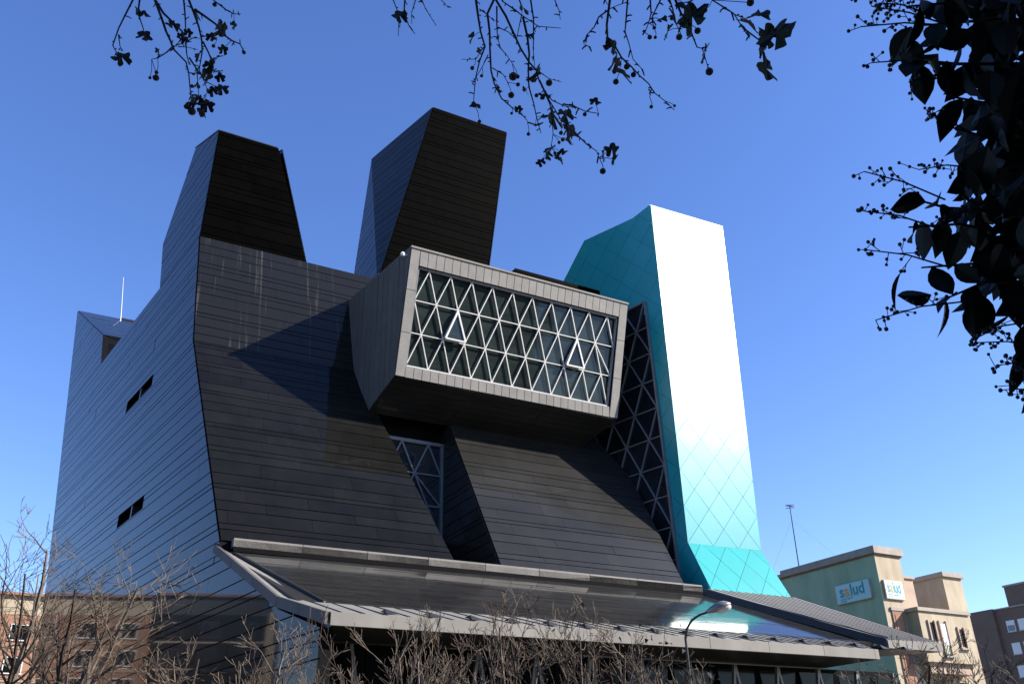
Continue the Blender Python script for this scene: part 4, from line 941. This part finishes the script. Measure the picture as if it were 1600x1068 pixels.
def panicle(x0, y0, x1, y1_, d, n=7):
    """berry spray from (x0, y0) out to (x1, y1)"""
    mb = MB(); bb = MB(); A = at(x0 + 45, y0, d + .05) - VO; B = at(x1, y1_, d - .05) - VO; mid = A.lerp(B, .5) + V((0, 0, .012))
    mb.tube([A, mid, B], [.0026, .0022, .0016], 4); ln = (B - A).length; ax_ = (B - A).normalized()
    for k in range(n):
        t = .35 + .65 * k / (n - 1); c = A.lerp(mid, t * 2) if t < .5 else mid.lerp(B, t * 2 - 1)
        dv = (ax_ * .5 + V((RV.gauss(0, .6), RV.gauss(0, .6), RV.gauss(0, .7)))).normalized() * ln * RV.uniform(.10, .26) * (1.25 - t * .6); e = c + dv
        mb.tube([c, e], .0014, 3); bb.ball(e, RV.uniform(.0042, .0062), 6, 4)
        for q_ in range(RV.randint(1, 2)):
            f_ = e - dv * .4 + V((RV.gauss(0, 1), RV.gauss(0, 1), RV.gauss(0, 1))) * .014; mb.tube([e - dv * .5, f_], .0012, 3); bb.ball(f_, RV.uniform(.0038, .0055), 6, 4)
    o = mb.build('berry_spray', 'bark_dark', PV); bo = bb.build('berries', 'berry', o, True); bo['kind'] = 'stuff'
for (x0, y0, x1, y1_, d) in ((1440, 40, 1345, 42, 2.7), (1438, 40, 1362, 10, 2.75), (1460, 100, 1362, 98, 2.6), (1440, 125, 1420, 128, 2.6), (1432, 312, 1350, 268, 2.6), (1480, 262, 1436, 265, 2.7), (1415, 355, 1352, 330, 2.55), (1440, 418, 1352, 390, 2.5),
                             (1470, 470, 1368, 500, 2.5), (1560, 503, 1522, 530, 2.5), (1585, 545, 1525, 535, 2.55), (1500, 330, 1470, 345, 2.6), (1395, 0, 1340, -5, 2.7), (1400, 20, 1375, 5, 2.7), (1600, 575, 1560, 570, 2.5), (1610, 620, 1578, 608, 2.5), (1475, 210, 1448, 178, 2.6)):
    panicle(x0, y0, x1, y1_, d, 8)
for pix, n in (([(1700, 60), (1560, 30), (1440, 40)], 9), ([(1720, 130), (1600, 100), (1460, 100), (1425, 95)], 8), ([(1720, 200), (1590, 170), (1480, 150)], 9), ([(1720, 260), (1600, 230), (1490, 200)], 8), ([(1720, 330), (1590, 290), (1500, 265)], 9),
               ([(1740, 350), (1600, 330), (1480, 325), (1432, 312)], 8), ([(1740, 390), (1600, 370), (1500, 350), (1420, 355)], 8), ([(1740, 430), (1620, 410), (1520, 412), (1440, 418)], 8), ([(1740, 470), (1620, 440), (1540, 440), (1475, 468)], 7),
               ([(1740, 520), (1650, 480), (1570, 490)], 8), ([(1740, 570), (1660, 540), (1600, 545)], 7), ([(1700, 0), (1600, -20), (1480, 5), (1420, 10)], 8)):
    stem(pix, 2.85, 2.55, .007, True, n, .105)
for (x, y, dx, dy) in ((1425, 42, -.5, -1), (1437, 100, .2, -1), (1408, 425, -.3, -1), (1475, 465, .1, -1), (1455, 460, -1, -.1), (1530, 460, .3, -1), (1418, 60, .2, -.9), (1480, 35, -.5, -1), (1500, 60, .1, -1), (1440, 345, .15, -1), (1470, 340, .1, -1.1), (1520, 470, .1, -1), (1590, 555, -.1, -1), (1480, 95, .1, -1)):
    leaf_at(at(x, y, 2.6) - VO, RT * dx + UP * dy + _fw * RV.gauss(0, .3), .105, PV)
def edge_x(y):                                 # left limit of the dense foliage at picture height y
    tb = [(-60, 1430), (0, 1445), (60, 1470), (120, 1480), (200, 1492), (260, 1482), (330, 1460), (380, 1480), (430, 1530), (480, 1565), (520, 1585), (560, 1605), (620, 1640)]
    for (a, b), (c, e_) in zip(tb[:-1], tb[1:]):
        if a <= y <= c: return b + (e_ - b) * (y - a) / (c - a)
    return 1700
cnt = 0
while cnt < 178:
    y = RV.uniform(-60, 600); ex = edge_x(y)
    if ex > 1640: continue
    x = ex + 12 + (1645 - ex) * RV.random() ** .8
    leaf_at(at(x, y, RV.uniform(2.45, 3.2)) - VO, V((RV.gauss(-.2, .5), RV.gauss(0, .5), -.8 + RV.gauss(0, .4))), RV.uniform(.085, .135), PV); cnt += 1
# deeper leaves that read as one dark mass, then the rest of its crown beyond the frame
def loose_leaf(mb_, p, s_):
    dv = V((RV.gauss(-.1, .6), RV.gauss(0, .6), -.7 + RV.gauss(0, .4))).normalized(); sx = dv.cross(V((RV.gauss(0, 1), RV.gauss(0, 1), RV.gauss(0, 1)))).normalized()
    mb_.add([p, p + dv * .3 * s_ + sx * .22 * s_, p + dv * .65 * s_ + sx * .2 * s_, p + dv * s_, p + dv * .65 * s_ - sx * .2 * s_, p + dv * .3 * s_ - sx * .22 * s_], [(0, 1, 2, 3, 4, 5)])
ic = MB(); cnt = 0
while cnt < 850:
    y = RV.uniform(-60, 590); ex = edge_x(y)
    if ex > 1630: continue
    x = ex + 30 + (1660 - ex) * RV.random() ** .7
    loose_leaf(ic, at(x, y, RV.uniform(2.9, 3.8)) - VO, RV.uniform(.10, .15)); cnt += 1
o = ic.build('inner_foliage', 'leaf_privet', PV); o['kind'] = 'stuff'
cr = MB()
for k in range(1500):
    y = RV.uniform(-420, 560); x = RV.uniform(1640, 2300); d_ = RV.uniform(2.2, 4.0); p = at(x, y, d_) - VO
    if p.z < 1.6: continue
    dv = V((RV.gauss(-.1, .6), RV.gauss(0, .6), -.7 + RV.gauss(0, .4))).normalized(); sx = dv.cross(V((RV.gauss(0, 1), RV.gauss(0, 1), RV.gauss(0, 1)))).normalized(); s_ = RV.uniform(.09, .13)
    cr.add([p, p + dv * .4 * s_ + sx * .25 * s_, p + dv * s_, p + dv * .4 * s_ - sx * .25 * s_], [(0, 1, 2, 3)])
o = cr.build('outer_crown', 'leaf_privet', PV); o['kind'] = 'stuff'
